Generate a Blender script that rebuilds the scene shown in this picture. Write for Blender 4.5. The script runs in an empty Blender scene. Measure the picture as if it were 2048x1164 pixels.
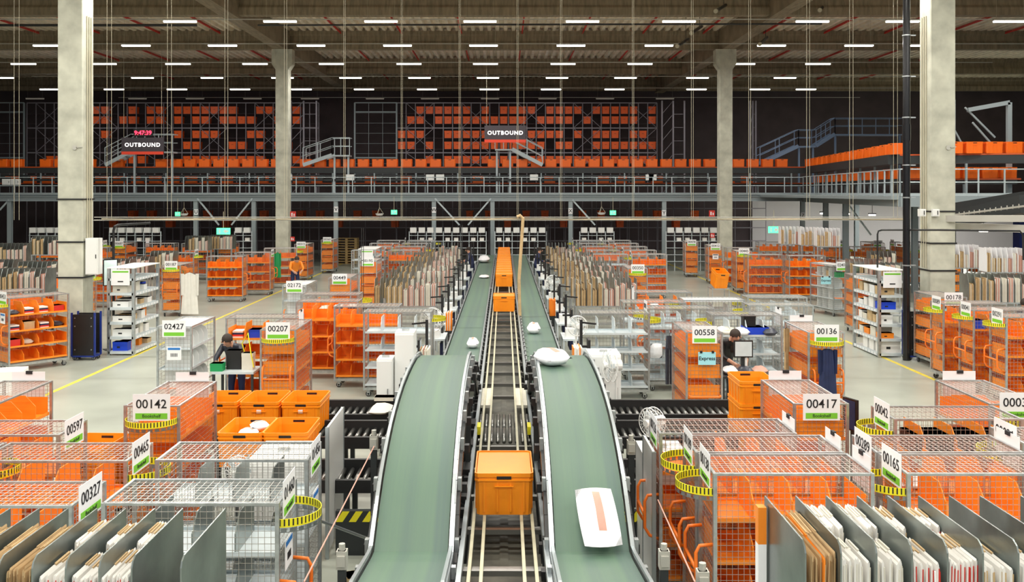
import bpy, math, random
from mathutils import Vector, Matrix
random.seed(7)
PI = math.pi
sc = bpy.context.scene
COL = sc.collection

# ---------------------------------------------------------------- camera
F_PX, VX, VY, CH = 1880.0, 1008.0, 384.0, 4.1
cam_d = bpy.data.cameras.new('camera')
cam = bpy.data.objects.new('camera', cam_d); COL.objects.link(cam)
cam.location = (0, 0, CH); cam.rotation_euler = (PI/2, 0, 0)
cam_d.sensor_width = 36.0; cam_d.lens = F_PX/2048*36.0
cam_d.shift_x = (1024-VX)/2048; cam_d.shift_y = -(582-VY)/2048
cam_d.clip_end = 300
sc.camera = cam

# ---------------------------------------------------------------- world, lights, exposure
w = bpy.data.worlds.new('world'); sc.world = w; w.use_nodes = True
w.node_tree.nodes['Background'].inputs[0].default_value = (0.93, 0.97, 1.0, 1)
w.node_tree.nodes['Background'].inputs[1].default_value = 0.36
sc.view_settings.view_transform = 'Standard'
sc.view_settings.look = 'None'
sc.view_settings.gamma = 1.0
sc.view_settings.use_curve_mapping = False
sc.view_settings.exposure = 0.12
LAMP_Z = 10.4
LAMP_ROWS = [  # depth of the row, pixel columns of its luminaires, bright ones
    (34.6, [360, 560, 762, 960, 1165, 1358, 1625, 1805, 2020], []),
    (40.3, [95, 272, 445, 622, 795, 967, 1142, 1318, 1543, 1718, 1850], [445, 1142]),
    (46.1, [47, 208, 356, 510, 663, 818, 971, 1126, 1280, 1485, 1636], []),
    (51.7, [5, 285, 424, 565, 701, 839, 976, 1114, 1251, 1395, 1570], []),
    (57.5, [100, 228, 354, 480, 603, 728, 854, 979, 1102, 1229, 1393, 1520, 1612], [100, 603, 1102]),
]
def area(loc, sx, sy, power, col=(1, 0.97, 0.90), rot=(0, 0, 0)):
    d = bpy.data.lights.new('lamp_light', 'AREA'); d.shape = 'RECTANGLE'
    d.size, d.size_y, d.energy, d.color = sx, sy, power, col
    o = bpy.data.objects.new('lamp_light', d); COL.objects.link(o)
    o.location = loc; o.rotation_euler = rot
    return o
P_LAMP = 128.0
for Y, xs, hot in LAMP_ROWS:
    for px in xs[::2]:
        area(((px-VX)/F_PX*Y, Y, LAMP_Z-0.06), 1.2, 0.10, P_LAMP*(1.0 if Y < 50 else 0.45))
# the same luminaire rows go on above the camera, out of the frame
for i, Y in enumerate([-4, 1.5, 7.0, 12.5, 18.0, 23.5, 29.0]):
    for X in (-18, -9, 0, 9, 18):
        area((X+(i % 2)*2-1, Y, LAMP_Z-0.06), 3.6, 0.35, P_LAMP*2.6)

# ---------------------------------------------------------------- materials
M = {}
def mat(name, col, rough=0.5, metal=0.0, noise=0.0, scale=6.0, bump=0.0, emit=0.0, stretch=None, alpha=1.0, spec=None, col2=None):
    m = bpy.data.materials.new(name); m.use_nodes = True
    nt = m.node_tree; b = nt.nodes['Principled BSDF']
    b.inputs['Base Color'].default_value = (*col, 1)
    b.inputs['Roughness'].default_value = rough
    b.inputs['Metallic'].default_value = metal
    if spec is not None: b.inputs['Specular IOR Level'].default_value = spec
    if alpha < 1: b.inputs['Alpha'].default_value = alpha
    if emit:
        b.inputs['Emission Color'].default_value = (*col, 1)
        b.inputs['Emission Strength'].default_value = emit
    if noise or bump:
        tc = nt.nodes.new('ShaderNodeTexCoord'); mp = nt.nodes.new('ShaderNodeMapping')
        nt.links.new(tc.outputs['Object'], mp.inputs[0])
        if stretch: mp.inputs['Scale'].default_value = stretch
        n = nt.nodes.new('ShaderNodeTexNoise'); n.inputs['Scale'].default_value = scale; n.inputs['Detail'].default_value = 5
        nt.links.new(mp.outputs[0], n.inputs['Vector'])
        if noise:
            r = nt.nodes.new('ShaderNodeValToRGB')
            r.color_ramp.elements[0].position = 0.3; r.color_ramp.elements[1].position = 0.72
            a = col2 if col2 else tuple(c*(1-noise) for c in col)
            r.color_ramp.elements[0].color = (*a, 1)
            r.color_ramp.elements[1].color = (*[min(1, c*(1+noise*0.45)) for c in col], 1)
            nt.links.new(n.outputs[0], r.inputs[0]); nt.links.new(r.outputs[0], b.inputs['Base Color'])
        if bump:
            bp = nt.nodes.new('ShaderNodeBump'); bp.inputs['Strength'].default_value = bump; bp.inputs['Distance'].default_value = 0.02
            nt.links.new(n.outputs[0], bp.inputs['Height']); nt.links.new(bp.outputs[0], b.inputs['Normal'])
    M[name] = m
    return m
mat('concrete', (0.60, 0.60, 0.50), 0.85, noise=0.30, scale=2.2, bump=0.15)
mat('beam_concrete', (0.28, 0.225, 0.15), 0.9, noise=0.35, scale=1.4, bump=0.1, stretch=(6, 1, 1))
mat('deck_metal', (0.90, 0.80, 0.64), 0.6, noise=0.2, scale=2)
mat('floor', (0.40, 0.425, 0.365), 0.30, noise=0.16, scale=0.8, spec=0.5)
mat('dark_wall', (0.075, 0.055, 0.060), 0.8, noise=0.2, scale=1)
mat('grey_wall', (0.13, 0.12, 0.13), 0.7, noise=0.15, scale=1)
mat('white_wall', (0.62, 0.60, 0.62), 0.7)
mat('yellow_line', (0.80, 0.66, 0.08), 0.5, noise=0.25, scale=9)
mat('galv', (0.52, 0.55, 0.56), 0.32, metal=0.75, noise=0.22, scale=14)
mat('wire_toplit', (0.72, 0.70, 0.67), 0.35, metal=0.5)  # lighter copy of the wire colour, overhead light painted into the top meshes
mat('wire', (0.46, 0.44, 0.41), 0.30, metal=0.75)
mat('steel_sheet', (0.30, 0.34, 0.33), 0.30, metal=0.8, noise=0.35, scale=3.2)
mat('grey_shelf', (0.66, 0.73, 0.76), 0.4, metal=0.12, noise=0.1, scale=5)
mat('orange', (0.96, 0.275, 0.016), 0.45, noise=0.10, scale=5)
mat('orange_tote', (1.0, 0.30, 0.008), 0.38, noise=0.08, scale=4)
mat('dull_orange', (0.62, 0.09, 0.008), 0.5)
mat('orange_tube', (0.92, 0.20, 0.02), 0.35)
mat('white_card', (0.88, 0.88, 0.90), 0.6)
mat('green', (0.20, 0.58, 0.04), 0.5)
mat('ink', (0.015, 0.015, 0.018), 0.6)
mat('blue_band', (0.03, 0.20, 0.58), 0.5)
mat('light_blue', (0.36, 0.72, 0.80), 0.5)
mat('yellow', (0.92, 0.82, 0.02), 0.45)
mat('black', (0.012, 0.012, 0.013), 0.45)
mat('black_gloss', (0.01, 0.01, 0.012), 0.2)
mat('rubber', (0.03, 0.03, 0.03), 0.7)
mat('belt', (0.095, 0.165, 0.105), 0.50, noise=0.30, scale=2.0, stretch=(3.4, 0.05, 0.05), col2=(0.070, 0.115, 0.110), spec=0.4)
mat('belt_edge', (0.40, 0.44, 0.46), 0.35, metal=0.8)
mat('beige_rail', (0.50, 0.47, 0.33), 0.45, noise=0.15, scale=5)
mat('roller', (0.24, 0.24, 0.23), 0.32, metal=0.85)
mat('tray', (0.13, 0.125, 0.10), 0.6, noise=0.45, scale=4)
mat('kraft', (0.60, 0.42, 0.22), 0.8, noise=0.18, scale=10)
mat('kraft_dark', (0.32, 0.19, 0.08), 0.85, noise=0.25, scale=10)
mat('paper', (0.86, 0.84, 0.80), 0.75, noise=0.06, scale=8)
mat('cream', (0.74, 0.70, 0.60), 0.75, noise=0.08, scale=8)
mat('rose', (0.62, 0.34, 0.27), 0.75, noise=0.1, scale=8)
mat('red', (0.62, 0.03, 0.02), 0.5)
mat('white_plastic', (0.86, 0.87, 0.85), 0.4)
mat('bag', (0.86, 0.87, 0.90), 0.3, noise=0.12, scale=12, bump=0.4)
mat('bag_dark', (0.05, 0.055, 0.075), 0.3, noise=0.3, scale=12, bump=0.4)
mat('mezz_steel', (0.30, 0.35, 0.37), 0.5, metal=0.2)
mat('rail_steel', (0.48, 0.55, 0.58), 0.45, metal=0.3)
mat('dark_steel', (0.035, 0.04, 0.042), 0.5, metal=0.3)
mat('rack_steel', (0.26, 0.24, 0.27), 0.5, metal=0.3)
mat('cable', (0.50, 0.46, 0.34), 0.6)
mat('tray_metal', (0.52, 0.51, 0.46), 0.5, metal=0.4)
mat('wood', (0.46, 0.31, 0.13), 0.8, noise=0.3, scale=6)
mat('navy', (0.012, 0.022, 0.085), 0.6, noise=0.3, scale=5)
mat('navy_frame', (0.01, 0.03, 0.22), 0.4)
mat('skin', (0.55, 0.30, 0.20), 0.6)
mat('hair', (0.03, 0.018, 0.012), 0.7)
mat('robe', (0.80, 0.78, 0.72), 0.8, noise=0.08, scale=5)
mat('screen', (0.55, 0.66, 0.62), 0.3, emit=0.6)
mat('tube_light', (1.0, 0.96, 0.86), 0.5, emit=7.0)
mat('tube_hot', (0.92, 0.95, 1.0), 0.5, emit=16.0)
mat('tube_dim', (0.40, 0.36, 0.30), 0.5, emit=0.25)
mat('exit_green', (0.10, 1.0, 0.35), 0.5, emit=1.6)
mat('rack_orange', (0.95, 0.125, 0.006), 0.45)
mat('line_orange', (0.98, 0.17, 0.006), 0.4)
mat('led_red', (1.0, 0.02, 0.05), 0.5, emit=6.0)
mat('sign_dark', (0.060, 0.050, 0.062), 0.5)
mat('sign_red', (0.85, 0.07, 0.03), 0.5)
mat('sign_text', (0.92, 0.90, 0.90), 0.5, emit=0.9)
mat('green_box', (0.01, 0.30, 0.09), 0.5)
mat('blue_box', (0.01, 0.06, 0.62), 0.45)
mat('blue_dim', (0.20, 0.28, 0.42), 0.45, metal=0.3)

# ---------------------------------------------------------------- mesh helpers
class MB:
    def __init__(s): s.v = []; s.f = []; s.m = []
    def add(s, vs, fs, m=0):
        o = len(s.v); s.v += [tuple(v) for v in vs]
        s.f += [tuple(o+i for i in f) for f in fs]; s.m += [m]*len(fs)
    def box(s, x0, x1, y0, y1, z0, z1, m=0):
        if x0 > x1: x0, x1 = x1, x0
        if y0 > y1: y0, y1 = y1, y0
        if z0 > z1: z0, z1 = z1, z0
        s.add([(x0,y0,z0),(x1,y0,z0),(x1,y1,z0),(x0,y1,z0),(x0,y0,z1),(x1,y0,z1),(x1,y1,z1),(x0,y1,z1)],
              [(3,2,1,0),(4,5,6,7),(0,1,5,4),(1,2,6,5),(2,3,7,6),(3,0,4,7)], m)
    def bar(s, p, q, w, m=0, h=None, n=4, cap=True):
        p, q = Vector(p), Vector(q); d = (q-p)
        if d.length < 1e-6: return
        d.normalize()
        up = Vector((0,0,1)) if abs(d.z) < 0.9 else Vector((0,1,0))
        a = d.cross(up).normalized(); b = a.cross(d).normalized()
        h = w if h is None else h
        if n == 4:
            off = [(a*sx*w/2+b*sz*h/2) for sx, sz in ((-1,-1),(1,-1),(1,1),(-1,1))]
        else:
            off = [(a*math.cos(t)*w/2+b*math.sin(t)*h/2) for t in [2*PI*i/n for i in range(n)]]
        vs = [p+o for o in off]+[q+o for o in off]
        fs = [(i, (i+1) % n, n+(i+1) % n, n+i) for i in range(n)]
        if cap: fs += [tuple(range(n-1, -1, -1)), tuple(range(n, 2*n))]
        s.add(vs, fs, m)
    def tube(s, pts, w, m=0, n=6):
        pts = [Vector(p) for p in pts]; N = len(pts); rings = []
        for i, p in enumerate(pts):
            d = (pts[min(i+1, N-1)]-pts[max(i-1, 0)]).normalized()
            up = Vector((0,0,1)) if abs(d.z) < 0.95 else Vector((0,1,0))
            if i == 0: a = d.cross(up).normalized()
            else: a = (a-d*a.dot(d)).normalized()
            b = a.cross(d)
            rings.append([p+a*math.cos(t)*w/2+b*math.sin(t)*w/2 for t in [2*PI*k/n for k in range(n)]])
        vs = [v for r in rings for v in r]
        fs = [(i*n+k, i*n+(k+1) % n, (i+1)*n+(k+1) % n, (i+1)*n+k) for i in range(N-1) for k in range(n)]
        fs += [tuple(range(n-1, -1, -1)), tuple(range((N-1)*n, N*n))]
        s.add(vs, fs, m)
    def prism(s, poly, axis, a, b, m=0):
        # poly: 2D points in the plane normal to axis ('x': (y,z); 'y': (x,z); 'z': (x,y))
        n = len(poly)
        def pt(u, v, t): return {'x': (t,u,v), 'y': (u,t,v), 'z': (u,v,t)}[axis]
        vs = [pt(u, v, a) for u, v in poly]+[pt(u, v, b) for u, v in poly]
        fs = [tuple(range(n-1, -1, -1)), tuple(range(n, 2*n))]+[(i, (i+1) % n, n+(i+1) % n, n+i) for i in range(n)]
        s.add(vs, fs, m)
    def disc(s, c, axis, r, t, m=0, n=14, r2=None):
        poly = [(math.cos(2*PI*i/n)*r, math.sin(2*PI*i/n)*r) for i in range(n)]
        c = Vector(c); k = len(s.v)
        s.prism(poly, axis, -t/2, t/2, m)
        for i in range(k, len(s.v)): s.v[i] = tuple(Vector(s.v[i])+c)
    def mesh(s, name, mats, smooth=False):
        me = bpy.data.meshes.new(name); me.from_pydata(s.v, [], s.f)
        for k in ([mats] if isinstance(mats, str) else mats): me.materials.append(M[k])
        if any(s.m): me.polygons.foreach_set('material_index', s.m)
        if smooth: me.polygons.foreach_set('use_smooth', [True]*len(s.f))
        me.update(); return me
def put(name, me, parent=None, loc=(0,0,0), rz=0.0, rot=None, **kw):
    o = bpy.data.objects.new(name, me); COL.objects.link(o)
    o.location = loc; o.rotation_euler = rot if rot else (0, 0, rz)
    if parent: o.parent = parent
    for k, v in kw.items(): o[k] = v
    return o
def tag(o, label, cat, group=None):
    o['label'] = label; o['category'] = cat
    if group: o['group'] = group
    return o
def thing(name, label, cat, loc=(0,0,0), rz=0.0, group=None):
    return tag(put(name, None, None, loc, rz), label, cat, group)
def struct(name, me, loc=(0,0,0), rz=0, parent=None):
    o = put(name, me, parent, loc, rz)
    if not parent: o['kind'] = 'structure'
    return o
CACHE = {}
def cached(key, fn):
    if key not in CACHE: CACHE[key] = fn()
    return CACHE[key]
def boxmesh(name, mats, *dims, m=0):
    b = MB(); b.box(*dims, m); return b.mesh(name, mats)
def at(px, py, Y):
    return ((px-VX)/F_PX*Y, Y, CH-(py-VY)/F_PX*Y)
def text_mesh(body, size, matname, bold=0.0, space=1.0):
    def make():
        c = bpy.data.curves.new('text', 'FONT'); c.body = body; c.size = size
        c.align_x = 'CENTER'; c.align_y = 'CENTER'; c.offset = bold; c.resolution_u = 3; c.extrude = 0.0008; c.space_character = space
        o = bpy.data.objects.new('text', c); COL.objects.link(o)
        bpy.context.view_layer.update()
        me = bpy.data.meshes.new_from_object(o.evaluated_get(bpy.context.evaluated_depsgraph_get()))
        me.materials.clear(); me.materials.append(M[matname])
        bpy.data.objects.remove(o); me.name = 'lettering'
        return me
    return cached(('text', body, size, matname, bold, space), make)
def words_for(n): return ordw(n)
_O = ['first', 'second', 'third', 'fourth', 'fifth', 'sixth', 'seventh', 'eighth', 'ninth', 'tenth', 'eleventh', 'twelfth', 'thirteenth', 'fourteenth', 'fifteenth', 'sixteenth', 'seventeenth', 'eighteenth', 'nineteenth']
_T = ['', '', 'twent', 'thirt', 'fort', 'fift', 'sixt', 'sevent', 'eight', 'ninet']
def ordw(n):
    n += 1
    if n < 20: return _O[n-1]
    return _T[n//10]+('ieth' if n % 10 == 0 else 'y-'+_O[n % 10-1])
# ================================================================ SETTING
struct('floor', boxmesh('floor', 'floor', -40, 40, -6, 67, -0.2, 0))
for n, (X0, Y0, Y1) in enumerate([(-9.25, 8, 60), (9.4, 8, 60)]):
    b = MB(); b.box(X0-0.05, X0+0.05, Y0, Y1, 0, 0.003)
    struct('trim_%d' % (n+1), b.mesh('floor_line', 'yellow_line'))
struct('wall_back', boxmesh('wall', 'dark_wall', -40, 40, 66.6, 67, 0, 12.4))
struct('wall_left', boxmesh('wall', 'grey_wall', -40.3, -40, -6, 67, 0, 12.4))
struct('wall_right', boxmesh('wall', 'grey_wall', 40, 40.3, -6, 67, 0, 12.4))
struct('wall_back_lower', boxmesh('wall', 'white_wall', 17.5, 36, 66.2, 66.55, 0, 4.0))
# roof: corrugated sheet, ribs along the hall
b = MB(); pitch = 0.40; x = -40.0; zt = CH+8.0
while x < 40:
    for (a, z0, c, z1) in ((0, 0, .15, 0), (.15, 0, .20, .16), (.20, .16, .35, .16), (.35, .16, .40, 0)):
        b.add([(x+a, -6, zt+z0), (x+c, -6, zt+z1), (x+c, 67, zt+z1), (x+a, 67, zt+z0)], [(0, 3, 2, 1)])
    x += pitch
b.box(-40, 40, -6, 67, zt+0.2, zt+0.3)
struct('ceiling', b.mesh('ceiling', 'deck_metal'))
k = 1
def beam_mesh(L):
    b = MB(); b.prism([(-0.24, 0), (0.24, 0), (0.24, 0.30), (0.13, 0.42), (0.13, 0.66), (0.22, 0.74), (0.22, 0.92), (-0.22, 0.92), (-0.22, 0.74), (-0.13, 0.66), (-0.13, 0.42), (-0.24, 0.30)], 'x', -L/2, L/2)
    return b.mesh('beam', 'beam_concrete')
bm = beam_mesh(80)
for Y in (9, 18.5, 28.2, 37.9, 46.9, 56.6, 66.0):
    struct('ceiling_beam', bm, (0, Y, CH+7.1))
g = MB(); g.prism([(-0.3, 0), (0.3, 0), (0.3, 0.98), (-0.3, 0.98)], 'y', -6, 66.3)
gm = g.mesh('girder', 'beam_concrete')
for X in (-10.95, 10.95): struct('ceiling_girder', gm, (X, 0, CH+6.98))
# columns
def column_mesh(h):
    b = MB(); c = 0.02
    poly = [(-.31+c, -.31), (.31-c, -.31), (.31, -.31+c), (.31, .31-c), (.31-c, .31), (-.31+c, .31), (-.31, .31-c), (-.31, -.31+c)]
    b.prism(poly, 'z', 0, h)
    b.prism([(-.31, h-1.0), (-.50, h-.72), (-.50, h), (.50, h), (.50, h-.72), (.31, h-1.0)], 'y', -.30, .30)
    return b.mesh('column', 'concrete')
cm = column_mesh(CH+6.98)
for X, Y in ((-10.75, 23.6), (10.88, 23.6), (-10.85, 46.2), (10.85, 46.2)):
    c = struct('concrete_pillar', cm, (X, Y, 0))
    b = MB()
    for z in (0.1, 3.98 if Y < 30 else 3.4):
        pass
    if Y < 30:
        for z in (2.15, 2.83, 3.62) if X > 0 else (1.98, 2.86, 3.92):
            b.box(-.335, .335, -.335, .335, z-.018, z+.018)
        put('strap', b.mesh('strap', 'black'), c)
        b = MB(); s = 1 if X < 0 else -1
        for i in range(3): b.bar((s*.33, -.1+i*.12, 2.2), (s*.33, -.1+i*.12, 8.5), .03, n=6)
        put('conduit', b.mesh('conduit', 'cable'), c)
        b = MB(); b.bar((.12, -.34, CH+1.1), (.12, -.32, CH+1.1), .12, n=10); b.bar((.16, -.33, CH+1.1), (.32*s if s > 0 else .31, -.33, CH+1.12), .02)
        put('sensor', b.mesh('sensor', 'tray_metal'), c)
def box_on(name, label, cat, mats, x0, x1, y0, y1, z0, z1, extra=None, group=None):
    b = MB(); b.box(x0, x1, y0, y1, z0, z1)
    if extra: extra(b)
    return tag(put(name, b.mesh(name, mats)), label, cat, group)
# switch cabinet on the near left column, small boxes on the right one
def door_lines(x0, x1, y, z0, z1):
    def f(b):
        b.box(x0+.02, x1-.02, y-.012, y, z0+.02, z1-.02); b.box(x1-.06, x1-.045, y-.03, y-.012, (z0+z1)/2-.05, (z0+z1)/2+.05, 1)
    return f
box_on('switch_cabinet', 'tall white electrical cabinet strapped beside the near concrete pillar with the bulge', 'cabinet', ['white_plastic', 'black'], -10.40, -10.08, 23.35, 23.6, 2.05, 2.95, door_lines(-10.40, -10.08, 23.35, 2.05, 2.95))
for i, (xa, xb) in enumerate([(1838, 1851), (1865, 1878)]):
    box_on('junction_box', 'cream junction box on the right hand near pillar, %s of the pair' % ('outer' if i else 'inner'), 'junction box', ['white_plastic', 'black'], (xa-VX)/F_PX*23.2, (xb-VX)/F_PX*23.2, 23.17, 23.28, 3.50, 3.68, door_lines((xa-VX)/F_PX*23.2, (xb-VX)/F_PX*23.2, 23.17, 3.50, 3.68))
# black downpipe by the right pillar
t = thing('downpipe', 'tall black drain pipe running up beside the right near concrete pillar', 'pipe', ((1813-VX)/F_PX*22.9, 22.9, 0))
b = MB(); b.bar((0, 0, 0), (0, 0, CH+7.0), .17, n=14); put('pipe', b.mesh('pipe', 'black_gloss'), t)
b = MB()
for z in (2.3, 3.95, 4.74, 5.9, 6.9, 7.9): b.bar((0, 0, z), (0, 0, z+.03), .20, n=14); b.box(0, .22, -.015, .015, z, z+.03)
put('clamp', b.mesh('clamp', 'galv'), t)
b = MB(); b.bar((0, 0, 5.35), (0, 0, 5.75), .2, n=14); put('coupling', b.mesh('coupling', 'black_gloss'), t)
# red sprinkler pipes under the roof sheet
b = MB(); b.bar((0, 10, 0), (0, 66, 0), .07, n=6); b.bar((0, 10, .06), (0, 66, .06), .03)
pm = b.mesh('sprinkler_pipe', 'red')
for i in range(-8, 9):
    tag(put('sprinkler_pipe', pm, None, (i*3.0+.9, 0, zt-.12)), 'red sprinkler pipe under the roof sheet, %s from the clock side wall' % ordw(i+8), 'pipe', 'red sprinkler pipes under the roof')
# luminaires and the thin trays that carry them
fix = MB(); fix.box(-.62, .62, -.05, .05, 0, .05); fixm = fix.mesh('housing', 'tray_metal')
def diff(m):
    b = MB(); b.box(-.6, .6, -.055, .055, -.055, 0); return b.mesh('diffuser', m)
dm, dh, dd = diff('tube_light'), diff('tube_hot'), diff('tube_dim')
hang = MB()
for x in (-.5, .5): hang.bar((x, 0, .05), (x, 0, 1.6), .006)
hangm = hang.mesh('suspension_wire', 'cable')
rows = LAMP_ROWS + [(63.3, [70, 160, 275, 390, 505, 620, 750, 860, 980, 1095, 1210, 1330], [])]
for ri, (Y, xs, hot) in enumerate(rows):
    for xi, px in enumerate(xs):
        side = 'bright white' if px in hot else ('dim unlit' if ri == 5 else 'warm white')
        t = thing('ceiling_light', '%s linear ceiling light, %s from the hall side in the %s row' % (side, words_for(xi), words_for(ri)), 'ceiling light', ((px-VX)/F_PX*Y, Y, LAMP_Z), 0, 'linear lights in the %s row' % words_for(ri))
        put('housing', fixm, t); put('diffuser', dh if px in hot else (dd if ri == 5 else dm), t); put('suspension_wire', hangm, t)
    b = MB(); b.bar((-26, 0, 0), (24, 0, 0), .035)
    tag(put('light_track', b.mesh('light_track', 'tray_metal'), None, (0, Y+.08, LAMP_Z+.07)), 'thin metal track carrying the %s row of linear ceiling lights' % words_for(ri), 'track', 'ceiling light tracks')
# black gas pipe with burners near the roof
b = MB(); b.bar((-24, 0, 0), (-11.6, 0, 0), .10, n=8); b.bar((-9.3, 0, 0), (12, 0, .05), .07, n=8)
tag(put('heating_pipe', b.mesh('heating_pipe', 'black'), None, (0, 35.5, CH+6.3)), 'long black pipe hung below the concrete roof beams', 'pipe')
for i, (px, py) in enumerate([(1432, 22), (1640, 20), (1383, 66), (1355, 92), (1520, 88)]):
    b = MB(); b.bar((0, 0, 0), (.75, 1.6, .55), .13, n=8, m=0); b.bar((.6, 1.3, .4), (.6, 1.3, CH+8-at(px, py, 36+i)[2]), .02); b.bar((-.03, -.06, -.02), (.02, .04, .01), .17, n=10, m=1)
    tag(put('spotlight', b.mesh('spotlight', ['black', 'cable']), None, at(px, py, 36+i)), 'black tube floodlight under the roof, %s from the centre line' % words_for([2, 4, 1, 0, 3][i]), 'floodlight', 'tube floodlights')

# ---------------------------------------------------------------- the long cable tray and its hanging wires
YT = 23.4
t = thing('cable_tray', 'long metal cable tray hung level across the hall between the pillars', 'cable tray', (0, YT, 0))
z0 = at(0, 440, YT)[2]
b = MB()
for dz in (0, .07): b.bar((-10.2, 0, z0+dz), (10.0, 0, z0+dz), .018)
for i in range(135): b.box(-10.2+i*.15, -10.19+i*.15, -.06, .06, z0-.01, z0+.0)
b.box(-10.2, 10.0, -.06, .06, z0-.012, z0-.006)
put('tray', b.mesh('tray', 'tray_metal'), t)
b = MB()
for k in range(4):
    pts = [(x*1.0, -.04+.025*k, z0+.02+.012*math.sin(x*1.7+k)) for x in range(-10, 11)]
    b.tube(pts, .022, m=k % 2)
put('cable', b.mesh('cable', ['cable', 'kraft']), t)
for i, xs in enumerate([(27, 37), (115,), (213, 222), (334, 342), (449, 455), (568, 573), (687, 690), (802,), (918,), (1034,), (1121,), (1265, 1268), (1383, 1387), (1498, 1502), (1614, 1620), (1700, 1707), (1788, 1796)]):
    b = MB()
    for px in xs: b.bar(((px-VX)/F_PX*YT, 0, z0), ((px-VX)/F_PX*YT, 0, CH+7.9), .007)
    if len(xs) == 1: b.bar(((xs[0]-VX)/F_PX*YT+.035, 0, z0), ((xs[0]-VX)/F_PX*YT+.035, 0, CH+7.9), .005)
    tag(put('hanging_wire', b.mesh('hanging_wire', 'cable'), None, (0, YT+.03, 0)), 'pair of thin wires from roof to cable tray, %s from the wall' % (words_for(i) if i < 16 else 'last'), 'wire', 'wires holding the cable tray')
b = MB(); pts = [at(1034, 434, 23.3), at(1040, 431, 23.3), at(1046, 437, 23.3), at(1044, 470, 23.3), at(1038, 560, 23.2), at(1040, 640, 23.2), at(1041, 700, 23.2)]
b.tube([Vector(p) for p in pts], .08, n=8)
tag(put('cable_drop', b.mesh('cable_drop', 'kraft')), 'orange brown cable bundle dropping from the tray beside the belt', 'cable')

# ================================================================ MEZZANINE (far)
YM = 50.0; DZ = 3.95
b = MB(); b.box(-30, 15.9, YM, YM+11, DZ-.12, DZ); b.box(13.6, 24, 33, YM+11, DZ-.12, DZ)
mz = thing('mezzanine', 'grey steel mezzanine deck spanning the back of the hall on posts', 'mezzanine')
put('deck', b.mesh('deck', 'mezz_steel'), mz)
b = MB()
for z in (DZ-.34, DZ-.10): b.box(-30, 15.9, YM-.14, YM+.02, z, z+.03)
b.box(-30, 15.9, YM-.05, YM-.03, DZ-.34, DZ-.07)
b.box(-30, 15.9, YM-.10, YM-.08, DZ, DZ+.10)
b.bar((15.9, 50, DZ-.2), (13.9, 33, DZ-.2), .12, h=.34); b.bar((13.9, 33, DZ-.2), (24, 33, DZ-.2), .12, h=.34)
put('edge_beam', b.mesh('edge_beam', 'mezz_steel'), mz)
posts_px = [20, 392, 508, 672, 868, 985, 1141, 1328, 1605]
b = MB(); b.box(-.11, .11, -.10, -.08, 0, DZ-.34); b.box(-.11, .11, .08, .10, 0, DZ-.34); b.box(-.015, .015, -.08, .08, 0, DZ-.34)
pm = b.mesh('post', 'mezz_steel')
for px in posts_px: put('post', pm, mz, ((px-VX)/F_PX*YM, YM, 0))
for X, Y in ((19.5, 52), (15.4, 45), (14.9, 41), (16.6, 38), (21, 44)): put('post', pm, mz, (X, Y, 0))
def brace(x0, y0, x1, y1):
    b = MB(); b.bar(at(x0, y0, YM-.05), at(x1, y1, YM-.05), .08); put('brace', b.mesh('brace', 'rail_steel'), mz)
for a in ((870, 397, 919, 450), (982, 397, 936, 450), (395, 397, 438, 450), (505, 397, 463, 450), (0, 420, 18, 400), (1145, 400, 1190, 450), (1690, 400, 1742, 470)): brace(*a)
for n, (px, py, ch) in enumerate([(392, 424, 'U'), (672, 419, 'V'), (868, 420, 'W'), (1141, 422, 'X'), (1328, 426, 'Y'), (1606, 431, 'Z')]):
    t = thing('bay_sign', 'small white plate reading %s on a mezzanine post' % ch, 'sign', at(px, py, YM-.16))
    put('plate', cached('plate', lambda: boxmesh('plate', 'white_card', -.11, .11, 0, .01, -.15, .15)), t)
    put('lettering', text_mesh(ch, .26, 'ink', .004), t, (0, -.004, 0), rot=(PI/2, 0, 0))
# guard rail on the deck edge
def railing(name, label, pts, h=.93, step=1.0, m='rail_steel', group=None):
    t = thing(name, label, 'railing', (0, 0, 0), 0, group)
    b = MB()
    for (p, q) in zip(pts, pts[1:]):
        for f in (1.0, .52): b.bar((p[0], p[1], p[2]+h*f), (q[0], q[1], q[2]+h*f), .045, n=6)
        b.bar((p[0], p[1], p[2]+.06), (q[0], q[1], q[2]+.06), .01, h=.1)
    put('handrail', b.mesh('handrail', m), t)
    pb = MB(); pb.bar((0, 0, 0), (0, 0, h), .045); pmm = pb.mesh('post', m)
    for (p, q) in zip(pts, pts[1:]):
        L = (Vector(q)-Vector(p)).length; n = max(1, round(L/step))
        for i in range(n+1): put('post', pmm, t, Vector(p).lerp(Vector(q), i/n))
    return t
railing('guard_railing', 'long pale steel guard rail along the mezzanine edge', [(-29, YM-.05, DZ), (15.9, YM-.05, DZ)])
railing('guard_railing', 'guard rail turning forward on the walkway by the drain pipe', [(15.9, YM-.05, DZ), (13.9, 33, DZ), (24, 33, DZ)], h=.95, step=.95)
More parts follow.
